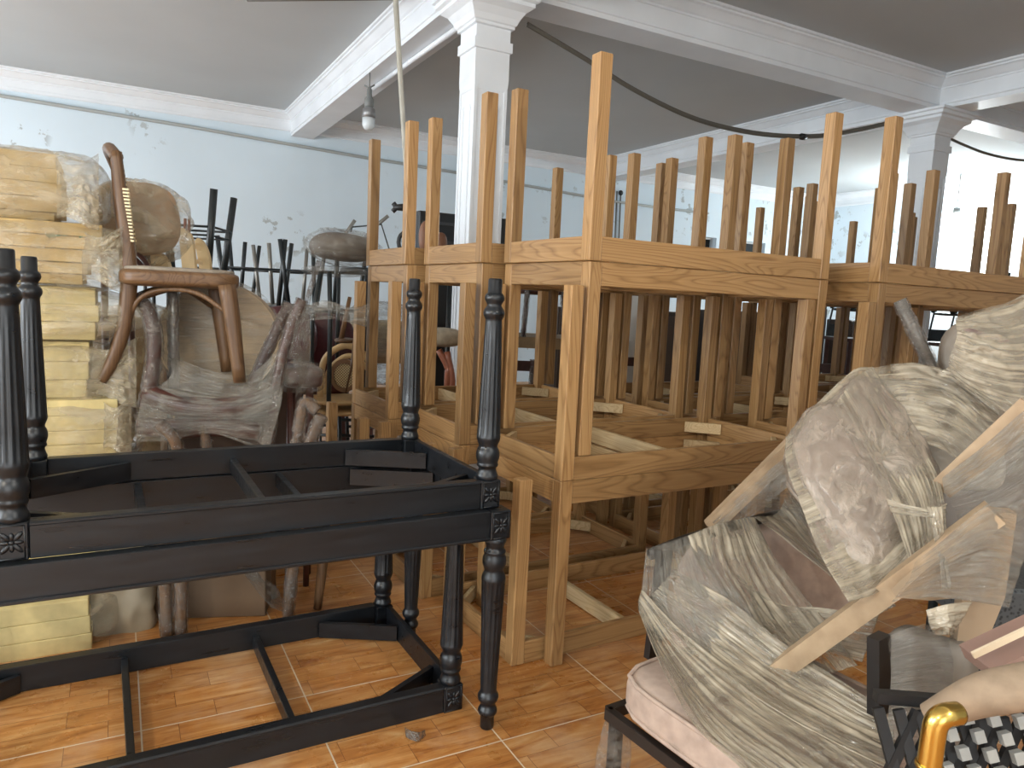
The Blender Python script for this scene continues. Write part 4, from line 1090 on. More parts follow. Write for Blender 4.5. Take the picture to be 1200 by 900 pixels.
silver_chair('film-wrapped chair on the plank table behind the nearest oak stack', 630, 380, 6.85, .3, zt)
silver_chair('film-wrapped chair standing right of it on the plank table', 700, 380, 7.1, -.3, zt)
silver_chair('film-wrapped chair on the floor behind the second oak stack', 602, 460, 6.15, .1, 0)
silver_chair('film-wrapped chair on the floor between front and middle oak stacks at the back', 745, 420, 7.2, .1, 0)
silver_chair('film-wrapped chair beyond the middle stacks near the far column', 985, 400, 7.6, .2, .0)
silver_chair('film-wrapped chair left of the far column base, deep in the room', 960, 420, 8.6, .8, .0)
q = at(748, 400, 7.6)
tag(mk('white_panel', lambda bm: box(bm, q.x - .12, q.x + .16, q.y, q.y + .04, 0, at(748, 345, 7.6).z), WHITEP, None, False), 'narrow white board standing deep between the oak stacks', 'board')
# dark wooden cabinets deep right, seen through the legs; last three added to darken gaps
for px0, px1, Y, ztp, lab in ((840, 905, 10.2, 1.35, 'dark bookcase deep behind the nearest oak stack'), (925, 985, 10.6, 1.5, 'dark wardrobe deep behind the right-hand oak stack'), (652, 722, 9.6, 1.3, 'added brown cupboard darkening the gaps low in the middle of the nearest oak stack'), (765, 832, 9.9, 1.3, 'added brown cupboard darkening the gap between the white board and the dark bookcase'), (995, 1062, 10.2, 1.3, 'added dark cupboard darkening the gap right of the far wardrobe')):
    a, b = at(px0, 400, Y), at(px1, 400, Y); L = b.x - a.x
    root = thing('dark_cupboard', lab, 'cupboard', (a.x, a.y, 0), PHI)
    mk('body', lambda bm: box(bm, 0, L, 0, .4, 0, ztp, bev=.01), plain('dark_brown_lacquer', srgb(62, 50, 42), .4), root, False)
    mk('door', lambda bm: (box(bm, .02, L / 2 - .01, -.02, 0, .08, ztp - .06), box(bm, L / 2 + .01, L - .02, -.02, 0, .08, ztp - .06)), plain('brown_door', srgb(78, 62, 50), .35), root, False)
# upturned chairs with tapered black legs, far right
for px, Y, yaw, lab in ((1122, 8.6, .2, 'upturned chair with tapered black legs below the lit bulb'), (1160, 7.75, .7, 'upturned chair with tapered black legs right of the lit bulb'), (1000, 8.9, .5, 'upturned chair with slanting dark legs left of the far column')):
    c = at(px, 330, Y); z = 1.45
    tube_chair('tapered_leg_chair', lab, c, z, yaw, plain('black_green_lacquer', srgb(28, 48, 48), .4), h=.42, r=.03, taper=.4, w=.14, splay=.10, ring=False, group='upturned tapered-leg chairs')
    tag(mk('chair_stack_table', lambda bm: [box(bm, c.x - .17, c.x + .17, c.y - .3, c.y + .3, 1.06, 1.10)] + [box(bm, c.x + i * .14 - .02, c.x + i * .14 + .02, c.y + j * .25 - .02, c.y + j * .25 + .02, 0, 1.06) for i in (-1, 1) for j in (-1, 1)], DARKW, None, False), 'tall dark table carrying the ' + lab, 'table')

# ================================================================== RIGHT: heap of film-wrapped armchairs
def cushion(bm, c, ax, ay, az, p=5, **k): blob(bm, c, ax, ay, az, p, 64, 30, **k)
# ---- lowest armchair: upholstered seat on black frame
sa = at(712, 838, 1.75); sa = Vector((sa.x, sa.y, .36))
U1 = (atz(792, 899, .36) - atz(712, 838, .36)); U1.z = 0; U1.normalize()       # along the near lower edge of the seat
V1 = Vector((-U1.y, U1.x, 0)).normalized()
if V1.y < 0: V1 = -V1
s0 = atz(712, 838, .36)
root = thing('upholstered_armchair', 'dusty pink upholstered armchair with black frame, lowest of the wrapped heap', 'armchair', (s0.x, s0.y, 0))
SW, SD, ST = .56, .52, .105
sc = s0 + U1 * SW / 2 + V1 * SD / 2 + Z3 * (ST / 2 + .02)
st = local(root, mk('seat_cushion', lambda bm: cushion(bm, sc, U1 * (SW / 2), V1 * (SD / 2), Z3 * (ST / 2), 6), VELVET))
def piping(bm):
    for z in (ST / 2 - .012, -ST / 2 + .014):
        pts = []
        for k in range(40):
            a = 2 * pi * k / 40; x, y = cos(a), sin(a); s = (abs(x) ** 6 + abs(y) ** 6) ** (-1 / 6)
            pts.append(sc + U1 * (SW / 2 * .985) * x * s + V1 * (SD / 2 * .985) * y * s + Z3 * z)
        tube(bm, pts, .0055, 8, closed=True)
pp = local(root, mk('piping', piping, VELVET)); pp.parent = st
def frame1(bm):
    c = s0 + Z3 * (-.0)
    for a, b in (((0, 0), (SW, 0)), ((SW, 0), (SW, SD)), ((SW, SD), (0, SD)), ((0, SD), (0, 0))):
        bar(bm, s0 + U1 * a[0] + V1 * a[1] + Z3 * .006, s0 + U1 * b[0] + V1 * b[1] + Z3 * .006, .022, .028)
local(root, mk('seat_frame', frame1, FRAMEBLK, None, False))
for i, j in ((.03, .03), (.97, .03), (.03, .97), (.97, .97)):
    q = s0 + U1 * SW * i + V1 * SD * j
    l = local(root, mk('leg', lambda bm: bar(bm, Vector((q.x, q.y, 0)), Vector((q.x, q.y, .352)), .026, .026, up=U1), FRAMEBLK, None, False))
    w = mk('film_wrap', lambda bm: blob(bm, Vector((q.x, q.y, .18)), U1 * .036, V1 * .034, Z3 * .165, 4, 30, 40, .008, 16, i), FILM); w.parent = l
# backrest posts and padded back
for (px0, py0, px1, py1, Y) in ((779, 644, 764, 770, 2.02), (1030, 745, 1030, 835, 1.50)):
    a, b = at(px0, py0, Y), at(px1, py1, Y)
    local(root, mk('arm_post', lambda bm: bar(bm, a, b, .045, .022 if Y > 1.8 else .028, up=U1), FRAMEBLK, None, False))
a0, a1 = at(760, 648, 2.02), at(930, 598, 2.45)
local(root, mk('back_pad', lambda bm: blob(bm, at(905, 688, 2.30), (at(1010, 650, 2.35) - at(800, 690, 2.2)) * .5, Vector((-.05, .05, 0)), Vector((0.02, 0.05, .20)), 4, 60, 30), VELVET))
local(root, mk('top_rail', lambda bm: tube(bm, [at(762, 650, 2.03), at(800, 634, 2.1), at(860, 616, 2.25), at(925, 600, 2.42)], .016, 12, sm=4), FRAMEBLK))
local(root, mk('arm_pad', lambda bm: blob(bm, at(1084, 820, 1.58), U1 * .085 + V1 * .02, V1 * .03, Z3 * .16, 5, 40, 24, .006, 8, 3), plain('film_grey_arm', srgb(120, 112, 102), .5)))
# ---- film over the lowest armchair
M = FILM_HEAVY
SH = []
def over(p):
    return p
def drape(label_root, rows, seed, amp=.014, fu=2.0, fv=22, mat=None, nu=80, nv=60, thick=.0012):
    if seed < 7:
        R_ = []
        for r in rows:
            L_ = []
            for p in r:
                p = Vector(p); rel = p - s0; a_, b_ = rel.dot(U1), rel.dot(V1)
                if -.03 < a_ < SW + .05 and -.05 < b_ < SD + .02 and p.z < .36 + .155:
                    d_ = p - Vector((0, 0, CAM_H)); k_ = (.36 + .155 - CAM_H) / d_.z; p = Vector((0, 0, CAM_H)) + d_ * k_
                L_.append(p)
            R_.append(L_)
        rows = R_
    o = sheet('film_wrap', rows, None, mat or M, nu, nv, amp, fu, fv, seed, thick)
    return local(label_root, o)
# left corner, semi clear, over the black arm post
drape(root, [[at(757, 642, 1.99), at(752, 690, 1.93), at(750, 712, 1.90), at(775, 760, 1.84)],
             [at(775, 638, 2.02), at(780, 680, 1.93), at(790, 720, 1.86), at(810, 770, 1.78)],
             [at(800, 630, 2.06), at(812, 670, 1.95), at(830, 715, 1.86), at(860, 770, 1.76)],
             [at(828, 622, 2.10), at(845, 665, 1.98), at(872, 705, 1.88), at(905, 765, 1.76)]], 1, .007, 1.6, 16, FILM)
# long strands sweeping from the left corner down over the seat to the lower right
drape(root, [[at(752, 690, 1.92), at(800, 740, 1.80), at(880, 800, 1.66), at(960, 850, 1.52), at(1050, 910, 1.42)],
             [at(748, 704, 1.91), at(790, 770, 1.77), at(850, 840, 1.62), at(920, 890, 1.50), at(1000, 950, 1.40)],
             [at(748, 716, 1.90), at(775, 780, 1.78), at(815, 850, 1.64), at(870, 900, 1.52), at(930, 960, 1.42)]], 2, .010, 1.5, 20)
drape(root, [[at(790, 668, 1.96), at(850, 700, 1.88), at(920, 755, 1.74), at(990, 800, 1.60), at(1042, 835, 1.49)],
             [at(770, 690, 1.93), at(835, 735, 1.82), at(910, 790, 1.70), at(985, 835, 1.56), at(1048, 865, 1.46)],
             [at(754, 704, 1.91), at(815, 765, 1.78), at(890, 820, 1.66), at(975, 868, 1.50), at(1050, 905, 1.42)]], 3, .010, 1.5, 18)
# vertical folds hanging from the back rail
drape(root, [[at(806, 628, 2.05), at(818, 660, 2.00), at(846, 700, 1.95), at(868, 742, 1.88), at(900, 780, 1.76)],
             [at(830, 618, 2.08), at(842, 662, 2.00), at(866, 704, 1.93), at(892, 745, 1.86), at(930, 785, 1.74)],
             [at(856, 610, 2.14), at(872, 660, 2.03), at(896, 706, 1.94), at(925, 745, 1.84), at(965, 790, 1.70)],
             [at(884, 606, 2.20), at(905, 648, 2.08), at(935, 690, 1.96), at(968, 730, 1.84), at(1005, 780, 1.68)]], 4, .014, 1.6, 18)
drape(root, [[at(884, 606, 2.24), at(930, 640, 2.12), at(990, 690, 2.0), at(1030, 720, 1.9)],
             [at(912, 600, 2.32), at(950, 640, 2.22), at(1000, 690, 2.12), at(1040, 715, 2.0)],
             [at(926, 560, 2.40), at(960, 620, 2.34), at(1000, 680, 2.24), at(1050, 710, 2.1)]], 5, .012, 2.2, 12, FILM_HEAVY)
drape(root, [[at(862, 672, 1.99), at(910, 706, 1.93), at(960, 712, 1.88), at(1030, 720, 1.80)],
             [at(880, 700, 1.95), at(915, 728, 1.90), at(965, 736, 1.84), at(1020, 750, 1.74)],
             [at(880, 730, 1.90), at(912, 752, 1.84), at(955, 760, 1.78), at(1010, 775, 1.68)]], 6, .010, 2.2, 10)
# film over the near arm
drape(root, [[at(1040, 745, 1.50), at(1070, 735, 1.50), at(1105, 732, 1.55), at(1130, 745, 1.62)],
             [at(1044, 790, 1.47), at(1075, 785, 1.46), at(1110, 782, 1.50), at(1135, 790, 1.58)],
             [at(1040, 850, 1.44), at(1068, 850, 1.42), at(1085, 850, 1.46), at(1120, 850, 1.55)],
             [at(1038, 910, 1.42), at(1060, 910, 1.40), at(1080, 910, 1.42), at(1110, 910, 1.5)]], 7, .006, 3, 5, FILM)

# ---- second armchair, tipped over, timber legs up
root2_loc = at(1000, 700, 1.75)
root = thing('tipped_armchair', 'film-wrapped armchair tipped on its back over the pink one, seat cushion facing left', 'armchair', (root2_loc.x, root2_loc.y, root2_loc.z))
# seat cushion between the bars
c00, c10, c01, c11 = at(921, 517, 1.92), at(1008, 432, 2.12), at(998, 704, 1.62), at(1118, 590, 1.86)
cc = (c00 + c10 + c01 + c11) / 4; ax = ((c10 + c11) - (c00 + c01)) / 4; ay = ((c00 + c10) - (c01 + c11)) / 4; az = ax.cross(ay).normalized() * .05
local(root, mk('seat_cushion', lambda bm: blob(bm, cc, ax * 1.0, ay * 1.0, az, 4.2, 64, 30, .006, 5, 3, False), plain('taupe_velvet', srgb(158, 142, 130), .85, nscale=16, namp=.14)))
local(root, mk('film_wrap', lambda bm: blob(bm, cc - az * .1, ax * 1.05, ay * 1.05, az * 1.5, 3.6, 80, 44, .010, 9, 6), film('creased_film', srgb(176, 162, 146), .25, .8, .17, (8, 12), .8, fine=22)))
def pip2(bm):
    pts = []
    for k in range(48):
        a = 2 * pi * k / 48; x, y = cos(a), sin(a); s = (abs(x) ** 4.2 + abs(y) ** 4.2) ** (-1 / 4.2)
        pts.append(cc + ax * x * s * 1.01 + ay * y * s * 1.01 - az * .1)
    tube(bm, pts, .007, 8, closed=True)
local(root, mk('piping', pip2, plain('mauve_piping', srgb(142, 108, 112), .7)))['label'] = 'mauve seam round the cushion'
# timber members
def timber(a, b, w, h, w2=None, h2=None, up=(0, 0, 1), nm='timber_leg'):
    return local(root, mk(nm, lambda bm: bar(bm, a, b, w, h, up, w2, h2), RAWW_W, None, False))
def raww():
    t = NT('raw_timber_legs'); v = t.coords(scale=(10, 10, 10)); nz = t.n('TexNoise', Scale=2.0, Detail=5.0); t.l(v, nz.inputs['Vector'])
    t.l(t.ramp(nz.outputs[0], [(.3, srgb(156, 132, 104)), (.7, srgb(182, 158, 128))]), t.b.inputs['Base Color']); t.set(Roughness=.55); return t.m
RAWW_W = raww()
timber(at(832, 618, 2.30), at(1012, 440, 2.25), .045, .045, .05, .055)
timber(at(884, 806, 1.74), at(1166, 600, 1.52), .040, .045, .05, .05)
# wide end board of the near side
def endboard(bm):
    pts = [(1050, 700), (1080, 672), (1165, 600), (1192, 602), (1178, 700), (1152, 764), (1120, 764), (1128, 700), (1090, 704)]
    A = [bm.verts.new(at(x, y, 1.50 + (x - 1040) * .0006)) for x, y in pts]; B = [bm.verts.new(at(x, y, 1.50 + (x - 1040) * .0006) + Vector((.012, .045, 0))) for x, y in pts]; n = len(pts)
    bm.faces.new(A); bm.faces.new(B[::-1])
    for i in range(n): bm.faces.new((A[i], B[i], B[(i + 1) % n], A[(i + 1) % n]))
local(root, mk('side_panel', endboard, plain('pale_upholstered_side', srgb(170, 148, 122), .6, nscale=6, namp=.06), None, False))
timber(at(1104, 572, 1.80), at(1212, 478, 1.70), .05, .055, .055, .07)
local(root, mk('back_panel', lambda bm: blob(bm, at(1085, 506, 2.12), (at(1170, 500, 2.05) - at(1005, 470, 2.2)) * .5, Vector((0, .06, .02)), (at(1072, 452, 2.15) - at(1095, 570, 1.98)) * .5, 3.2, 50, 26, .01, 4, 5, False), plain('grey_beige_back', srgb(150, 142, 130), .8, nscale=10)))
R2 = root
drape(R2, [[at(921, 512, 1.88), at(960, 470, 1.98), at(1000, 434, 2.06), at(1022, 430, 2.10)],
           [at(922, 545, 1.83), at(965, 520, 1.90), at(1008, 490, 1.98), at(1040, 470, 2.04)],
           [at(938, 590, 1.76), at(985, 570, 1.80), at(1030, 540, 1.88), at(1070, 515, 1.96)],
           [at(962, 650, 1.66), at(1005, 630, 1.70), at(1050, 600, 1.76), at(1090, 570, 1.86)],
           [at(995, 705, 1.56), at(1035, 690, 1.60), at(1080, 640, 1.66), at(1110, 600, 1.76)]], 11, .010, 4, 9, FILM_HEAVY, 90, 70)
# band of film pulled across cushion and side (broad diagonal strips)
drape(R2, [[at(975, 478, 1.94), at(1010, 540, 1.84), at(1045, 600, 1.72), at(1072, 680, 1.58)],
           [at(1000, 445, 2.02), at(1035, 510, 1.90), at(1075, 580, 1.76), at(1092, 660, 1.58)],
           [at(1022, 430, 2.08), at(1060, 490, 1.98), at(1100, 560, 1.80), at(1112, 640, 1.60)]], 12, .012, 1.4, 16, FILM_HEAVY)
drape(R2, [[at(1020, 432, 2.08), at(1060, 425, 2.10), at(1100, 430, 2.08), at(1140, 455, 2.0), at(1172, 480, 1.95)],
           [at(1030, 470, 2.02), at(1070, 470, 2.0), at(1110, 480, 1.98), at(1140, 500, 1.9), at(1160, 520, 1.84)],
           [at(1050, 520, 1.94), at(1085, 520, 1.92), at(1110, 530, 1.88), at(1130, 545, 1.84), at(1140, 555, 1.8)]], 13, .014, 3, 7, FILM_HEAVY)
# tied knot and crossing strand
drape(R2, [[at(1038, 585, 1.66), at(1065, 592, 1.62), at(1092, 596, 1.60), at(1110, 590, 1.62)],
           [at(1045, 602, 1.65), at(1068, 604, 1.60), at(1094, 606, 1.58), at(1106, 612, 1.60)]], 14, .008, 2, 8, FILM_HEAVY, 40, 16)
drape(R2, [[at(1086, 594, 1.60), at(1092, 620, 1.57), at(1100, 655, 1.54), at(1104, 690, 1.50)],
           [at(1104, 594, 1.60), at(1106, 620, 1.57), at(1110, 655, 1.54), at(1116, 690, 1.50)]], 15, .008, 2, 8, FILM_HEAVY, 40, 12)
# film over the side panel and timber
drape(R2, [[at(1072, 660, 1.50), at(1120, 620, 1.49), at(1165, 588, 1.50), at(1200, 596, 1.53)],
           [at(1064, 680, 1.48), at(1115, 655, 1.46), at(1160, 640, 1.48), at(1200, 650, 1.52)],
           [at(1045, 705, 1.46), at(1090, 700, 1.44), at(1140, 705, 1.46), at(1182, 712, 1.50)]], 16, .010, 3, 7, FILM)
drape(R2, [[at(1085, 715, 1.46), at(1110, 708, 1.44), at(1140, 706, 1.46)], [at(1090, 735, 1.45), at(1112, 732, 1.42), at(1126, 730, 1.45)], [at(1096, 745, 1.46), at(1112, 744, 1.43), at(1118, 742, 1.45)]], 17, .010, 3, 6, FILM_HEAVY, 30, 20)
drape(R2, [[at(1104, 560, 1.76), at(1150, 524, 1.72), at(1205, 476, 1.66)], [at(1108, 585, 1.72), at(1155, 560, 1.68), at(1212, 520, 1.62)], [at(1120, 600, 1.70), at(1160, 590, 1.66), at(1215, 560, 1.6)], [at(1125, 640, 1.7), at(1165, 625, 1.66), at(1215, 600, 1.62)]], 18, .012, 3, 8, FILM)
drape(R2, [[at(835, 612, 2.26), at(890, 560, 2.24), at(940, 520, 2.22), at(975, 478, 2.2)], [at(850, 632, 2.24), at(905, 585, 2.22), at(955, 545, 2.2), at(985, 500, 2.18)]], 19, .010, 5, 5, FILM, 60, 18)
# clear film bunched below the far timber
root = thing('film_bundle', 'bunched clear film filling the gap under the far timber leg', 'plastic film', at(920, 610, 2.35))
local(root, mk('film_mass', lambda bm: blob(bm, at(920, 590, 2.42), U1 * .14, V1 * .10, Z3 * .08, 2.2, 60, 40, .03, 9, 3), FILM))

# ---- third wrapped piece at the right edge, upper
root = thing('wrapped_cushioned_chair', 'bulging film-wrapped chair at the right edge, topmost of the heap', 'armchair', at(1200, 480, 2.15))
local(root, mk('seat_cushion', lambda bm: blob(bm, at(1212, 418, 2.15), (at(1310, 380, 2.2) - at(1122, 425, 2.1)) * .5, Vector((0, .16, 0)), (at(1190, 355, 2.15) - at(1200, 470, 2.1)) * .55, 3.4, 50, 30, .008, 4, 8, False), plain('taupe_velvet_dark', srgb(150, 140, 128), .85, nscale=12)))
local(root, mk('piping', lambda bm: tube(bm, [at(1124, 382, 2.03), at(1150, 392, 2.0), at(1185, 402, 2.0), at(1230, 416, 2.0)], .007, 8, sm=4), plain('rose_piping', srgb(150, 112, 118), .7)))['label'] = 'rose seam along the cushion'
drape(root, [[at(1120, 372, 2.0), at(1150, 362, 2.02), at(1185, 352, 2.05), at(1235, 325, 2.1)],
             [at(1121, 395, 1.97), at(1150, 402, 1.96), at(1190, 408, 1.96), at(1240, 400, 2.0)],
             [at(1112, 425, 1.96), at(1140, 440, 1.94), at(1180, 450, 1.93), at(1235, 455, 1.95)],
             [at(1118, 445, 1.98), at(1145, 465, 1.94), at(1175, 482, 1.90), at(1235, 500, 1.92)]], 21, .013, 3, 9, FILM_HEAVY)
drape(root, [[at(1096, 440, 2.02), at(1120, 446, 1.99), at(1150, 470, 1.94), at(1176, 492, 1.88)], [at(1120, 425, 2.02), at(1140, 440, 1.98), at(1165, 460, 1.94), at(1200, 480, 1.88)]], 22, .008, 2, 8, FILM_HEAVY)
# back part standing below so the heap is carried
local(root, mk('chair_base', lambda bm: blob(bm, at(1215, 560, 2.25), U1 * .2 + V1 * .1, V1 * .14, Z3 * .26, 4, 30, 20), plain('grey_beige_body', srgb(132, 122, 112), .8, nscale=10)))
# silver wrapped pole
root = thing('wrapped_tube_leg', 'silvery film-wrapped tube leg sticking up out of the heap', 'wrapped leg', at(1095, 436, 2.2))
pts = [at(1054, 352, 2.2), at(1070, 385, 2.18), at(1096, 440, 2.15)]
l = local(root, mk('tube', lambda bm: tube(bm, pts, .017, 14), METALGRY)); w = mk('film_wrap', lambda bm: tube(bm, pts, .022, 18, sm=12, rough=.005), FILM_SILVER); w.parent = l
# ---- lower right corner bits
root = thing('dark_rattan_chair', 'dark perforated rattan chair seat behind the board at the right edge', 'chair', at(1185, 745, 1.75))
def rattan(bm):
    a = at(1158, 690, 1.8); L = .26
    box(bm, a.x, a.x + L, a.y, a.y + .3, a.z - .13, a.z, bev=.01)
rm = NT('dark_perforated_rattan'); ck = rm.n('TexVoronoi', Scale=90.0); rm.l(rm.coords(), ck.inputs['Vector'])
rm.l(rm.ramp(ck.outputs['Distance'], [(.2, srgb(30, 32, 34)), (.45, srgb(74, 78, 80))]), rm.b.inputs['Base Color']); rm.set(Roughness=.5)
local(root, mk('woven_seat', rattan, rm.m, None, False))
for dx, dy in ((.03, .03), (.23, .03), (.03, .27), (.23, .27)):
    q = at(1158, 690, 1.8); local(root, mk('leg', lambda bm: tube(bm, [(q.x + dx, q.y + dy, q.z - .12), (q.x + dx, q.y + dy, 0)], .013, 8), METALBLK))
# pinkish board
root = thing('pink_beige_board', 'pinkish beige slat with pale edge jutting in from the right edge', 'board', at(1180, 775, 1.30))
local(root, mk('board', lambda bm: bar(bm, at(1146, 778, 1.32), at(1260, 725, 1.32), .10, .030, up=(0, 0, 1)), plain('rose_beige_board', srgb(140, 112, 100), .6), None, False))
local(root, mk('edge_strip', lambda bm: bar(bm, at(1140, 768, 1.27), at(1258, 712, 1.27), .006, .012), plain('pale_board_edge', srgb(214, 196, 168), .6), None, False))
# beige upholstered roll
root = thing('beige_padded_chair', 'beige padded armrest roll above the brass elbow, lower right corner', 'chair', at(1150, 830, 1.12))
local(root, mk('armrest', lambda bm: tube(bm, [at(1086, 838, 1.16), at(1120, 826, 1.14), at(1160, 812, 1.12), at(1230, 800, 1.12)], [.018, .028, .034, .038], 20, sm=6), plain('beige_arm_cloth', srgb(150, 130, 108), .8, nscale=30)))
# brass capped black leg
root = thing('brass_capped_leg', 'black chair leg ending in a brushed brass elbow at the lower right', 'chair leg', at(1095, 900, 1.05))
local(root, mk('brass_elbow', lambda bm: tube(bm, [at(1089, 897, 1.05), at(1093, 868, 1.05), at(1097, 848, 1.05), at(1106, 839, 1.05), at(1122, 836, 1.06)], .0175, 28, sm=8), BRASS))
local(root, mk('elbow_collar', lambda bm: tube(bm, [at(1088.5, 899, 1.05), at(1089, 895, 1.05)], .020, 28), BRASS))
local(root, mk('leg', lambda bm: tube(bm, [at(1089, 897, 1.05), at(1078, 960, 1.05), (at(1078, 960, 1.05).x - .03, 1.05, 0)], .017, 20), FRAMEBLK))
# woven black panel with grey square studs
root = thing('studded_black_panel', 'black open lattice chair panel dotted with grey square studs, bottom right corner', 'chair panel', at(1170, 900, 1.22))
def lattice(bm):
    o0 = at(1126, 830, 1.24); ex = Vector((1, -.06, 0)).normalized(); ez = Vector((.12, .25, 1)).normalized()
    for k in range(-4, 8):
        a = o0 + ex * (k * .036)
        bar(bm, a - ez * .01, a + ex * .07 - ez * .2, .019, .010, up=(0, 1, 0)); bar(bm, a + ex * .07 - ez * .01, a - ez * .2, .019, .010, up=(0, 1, 0))
    bar(bm, o0 - ex * .14 - ez * .2 + Y3 * .02, o0 + ex * .3 - ez * .2 + Y3 * .02, .02, .02); bar(bm, o0 - ex * .14 + Y3 * .02, o0 + ex * .3 + Y3 * .02, .02, .02)
def studs(bm):
    o0 = at(1126, 830, 1.215); ex = Vector((1, -.06, 0)).normalized(); ez = Vector((.12, .25, 1)).normalized()
    for r in range(6):
        for k in range(-1, 6):
            c = o0 + ex * (k * .046 + (r % 2) * .023 + .010) - ez * (r * .030 + .014)
            bar(bm, c - ez * .010 + ex * .004, c + ez * .010 - ex * .004, .017, .016, up=(0, 1, 0))
local(root, mk('lattice', lattice, BLACKRUB, None, False)); local(root, mk('square_studs', studs, GREYRUB, None, False))['label'] = 'grey square studs'
for dx in (.02, .2):
    q = at(1128, 832, 1.22) + X3 * dx; local(root, mk('leg', lambda bm: tube(bm, [(q.x + .03, q.y + .02, q.z - .1), (q.x + .03, q.y + .02, 0)], .012, 8), FRAMEBLK))

# ================================================================== ceiling fittings and wall lines
# conduit along the back wall
def wallpt(px, py):
    d = ray(px, py); n = RV; k = (T_B - .03 - (Vector((0, 0, 0)) - R0).dot(n)) / d.dot(n); p = d * k; p.z += CAM_H; return p
root = thing('wall_conduit', 'thin grey conduit running along the upper back wall', 'conduit', wallpt(430, 185))
local(root, mk('pipe', lambda bm: tube(bm, [wallpt(-80, 92), wallpt(0, 112), wallpt(220, 148), wallpt(430, 185), wallpt(540, 203), wallpt(720, 236), wallpt(830, 250)], .022, 8, sm=2), plain('conduit_grey', srgb(168, 172, 170), .5)))
# hanging fitting with the unlit bulb under the first beam
root = thing('hanging_bulb', 'unlit frosted LED bulb hanging from the beam left of the column', 'lamp', atz(433, 103, ZB - .12))
hb = atz(433, 103, ZB - .14); sc_ = hb.y / 859
def vx(dx, dy): return hb + Vector((dx * sc_, 0, -dy * sc_))
local(root, mk('socket', lambda bm: (lathe(bm, [(-22 * sc_, 3.5 * sc_), (-20 * sc_, 5.5 * sc_), (-12 * sc_, 5 * sc_), (-9 * sc_, 3 * sc_), (-2 * sc_, 3 * sc_), (0, 2 * sc_)], 20, org=hb), tube(bm, [hb + Z3 * -.01, Vector((hb.x, hb.y, ZB + .01))], .006, 8), tube(bm, [hb + X3 * -.05 + Z3 * .02, hb, hb + X3 * .05 + Z3 * .03], .008, 8)), plain('grey_socket', srgb(120, 122, 120), .5)))
local(root, mk('heat_sink', lambda bm: lathe(bm, [(-33 * sc_, 7.6 * sc_), (-23 * sc_, 7.0 * sc_), (-21 * sc_, 3 * sc_)], 28, org=hb, flute=lambda z, a: 1 - .06 * (cos(a * 14) > 0)), plain('grey_heat_sink', srgb(150, 150, 150), .4, .5)))
local(root, mk('bulb', lambda bm: lathe(bm, [(-46.5 * sc_, .5 * sc_), (-46 * sc_, 3.5 * sc_), (-44 * sc_, 5.8 * sc_), (-41 * sc_, 7.0 * sc_), (-33 * sc_, 7.2 * sc_)], 28, org=hb), plain('frosted_bulb', srgb(214, 220, 222), .3)))
root = thing('lamp_conduit', 'white conduit clipped under the beam from the bulb to the column', 'conduit', atz(540, 28, ZB - .03))
local(root, mk('pipe', lambda bm: tube(bm, [atz(437, 104, ZB - .03), atz(540, 30, ZB - .03)], .022, 8), TRIMW))
local(root, mk('clip', lambda bm: bar(bm, atz(481, 72, ZB - .03) - Z3 * .0, atz(481, 72, ZB) + Z3 * .02, .05, .03), TRIMW, None, False))
# slanting pole from the ceiling
pt = at(462, -40, 4.6); pb_ = at(477, 260, 5.6)
root = thing('ceiling_pole', 'slim pale pole slanting down from the ceiling before the back wall', 'pole', at(477, 260, 5.6))
a_, b_ = at(463, -10, 5.0), at(478.5, 240, 5.7)
dd = (a_ - b_).normalized(); top = b_ + dd * ((ZC - b_.z) / dd.z)
local(root, mk('pole', lambda bm: tube(bm, [Vector((b_.x, b_.y, .0)), b_, top], .018, 10), STICK))
local(root, mk('clamp_head', lambda bm: (tube(bm, [at(461, 243, 5.6), at(476, 243, 5.6)], [.02, .035, .03], 12), tube(bm, [at(461, 238, 5.6), at(465, 243, 5.6)], .018, 8), tube(bm, [at(460, 248, 5.6), at(465, 243, 5.6)], .018, 8)), BLACKRUB))['label'] = 'black clamp fixed to the pole'
# sagging cable between the two columns
root = thing('sagging_cable', 'grey twin cable sagging from the near column to the far column', 'cable', RP(.3, 0, 3.2))
pts = [(618, 29, 5.55), (640, 42, 5.6), (690, 72, 5.8), (740, 104, 6.0), (800, 134, 6.3), (850, 150, 6.6), (905, 159, 6.9), (960, 160, 7.2), (1005, 153, 7.4), (1050, 143, 7.5)]
local(root, mk('cable', lambda bm: (tube(bm, [at(*p) for p in pts], .016, 8, sm=5), tube(bm, [at(p[0], p[1] - 2.2, p[2]) for p in pts], .010, 6, sm=5)), CABLEM))
local(root, mk('clip', lambda bm: tube(bm, [at(939, 160, 7.05), at(943, 160.5, 7.1)], .030, 10), BLACKRUB))
root = thing('short_cable', 'grey cable drooping from the far column to the right edge', 'cable', RP(5.3, 0, 3.2))
pts2 = [(1104, 158, 7.9), (1130, 170, 7.9), (1160, 181, 8.0), (1200, 188, 8.1), (1260, 188, 8.2)]
local(root, mk('cable', lambda bm: tube(bm, [at(*p) for p in pts2], .014, 8, sm=5), CABLEM))
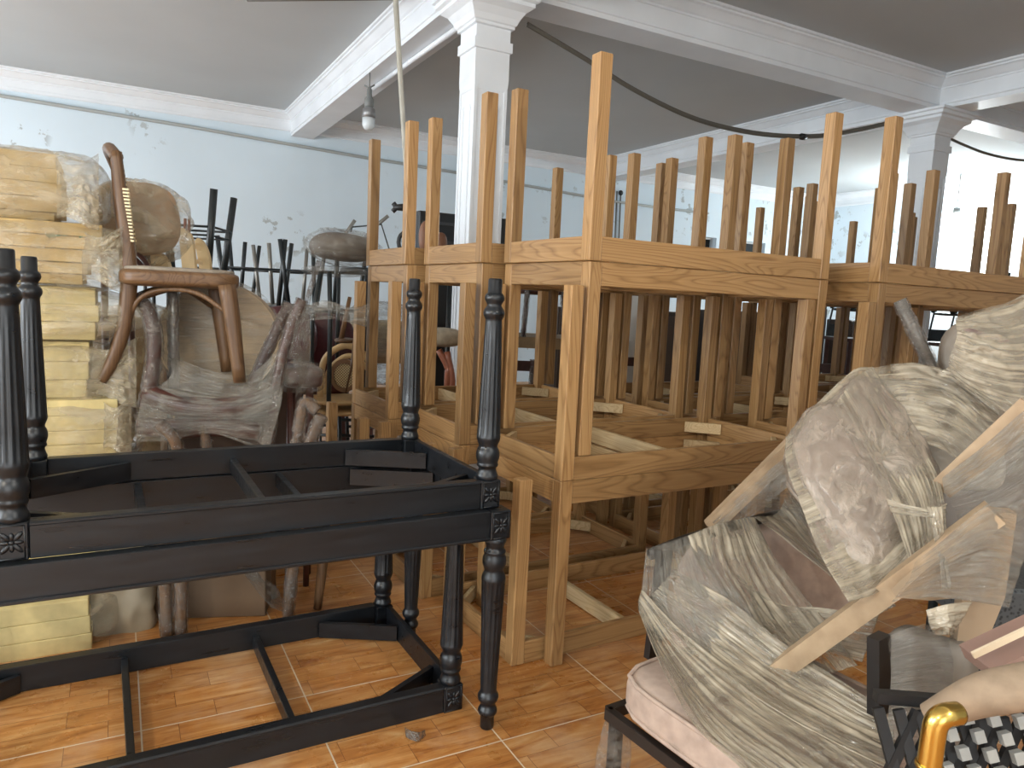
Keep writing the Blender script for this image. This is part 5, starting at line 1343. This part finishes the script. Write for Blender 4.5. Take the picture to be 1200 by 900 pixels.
# cable pair down the wall under the third beam
root = thing('wall_cables', 'pair of thin cables dropping down the back wall behind the oak legs', 'cable', wallpt(727, 300))
for x in (722, 726.5): local(root, mk('cable', lambda bm: tube(bm, [wallpt(x + 1, 224), wallpt(x - 3, 320)], .012, 6), CABLEM))
local(root, mk('junction', lambda bm: blob(bm, wallpt(727.5, 226), RU * .045, RV * .03, Z3 * .045, 2), BLACKRUB))
# dark tube fitting at the top left
root = thing('ceiling_tube', 'thin dark tube fixed to the ceiling at the top edge', 'tube', at(350, 0, 5.0))
local(root, mk('tube', lambda bm: tube(bm, [atz(290, -1, ZC - .12), atz(470, -3, ZC - .12)], .02, 8), CABLEM))
local(root, mk('hanger', lambda bm: [tube(bm, [atz(x, -2, ZC - .12), atz(x, -2, ZC - .12) + Z3 * .13], .008, 6) for x in (320, 440)], CABLEM))
# scrap of packaging on the floor
root = thing('packaging_scrap', 'curled silver grey scrap of packaging on the floor tiles', 'litter', atz(486, 858, 0))
local(root, sheet('scrap', [[atz(474, 852, .004), atz(480, 856, .03), atz(490, 858, .02), atz(498, 855, .004)], [atz(476, 864, .004), atz(484, 868, .012), atz(492, 868, .012), atz(499, 862, .004)]], None, FILM_SILVER, 24, 12, .004, 3, 5, 4))
# bright bulb in the far bay
lb = at(1119, 265, 12.4)
root = thing('lit_bulb', 'glaring lit bulb hanging in the far bay right of the column', 'lamp', lb)
em = bpy.data.materials.new('lit_bulb_glass'); em.use_nodes = True; em.node_tree.nodes['Principled BSDF'].inputs['Emission Color'].default_value = (.93, 1, 1, 1); em.node_tree.nodes['Principled BSDF'].inputs['Emission Strength'].default_value = 60
mk('bulb', lambda bm: blob(bm, Vector((0, 0, 0)), X3 * .16, Y3 * .16, Z3 * .19, 2, 24, 16), em, root)
mk('socket', lambda bm: tube(bm, [(0, 0, .17), (0, 0, .3)], [.06, .05], 12), plain('socket_grey', srgb(120, 122, 120), .5), root)
mk('flex', lambda bm: tube(bm, [(0, 0, .29), (0, 0, ZC - lb.z + .01)], .008, 6), CABLEM, root)
pl = bpy.data.lights.new('bulb_light', 'POINT'); pl.energy = 270; pl.color = (.90, .98, 1.0); pl.shadow_soft_size = .12
plo = bpy.data.objects.new('bulb_light', pl); COL.objects.link(plo); plo.location = lb - Z3 * .26
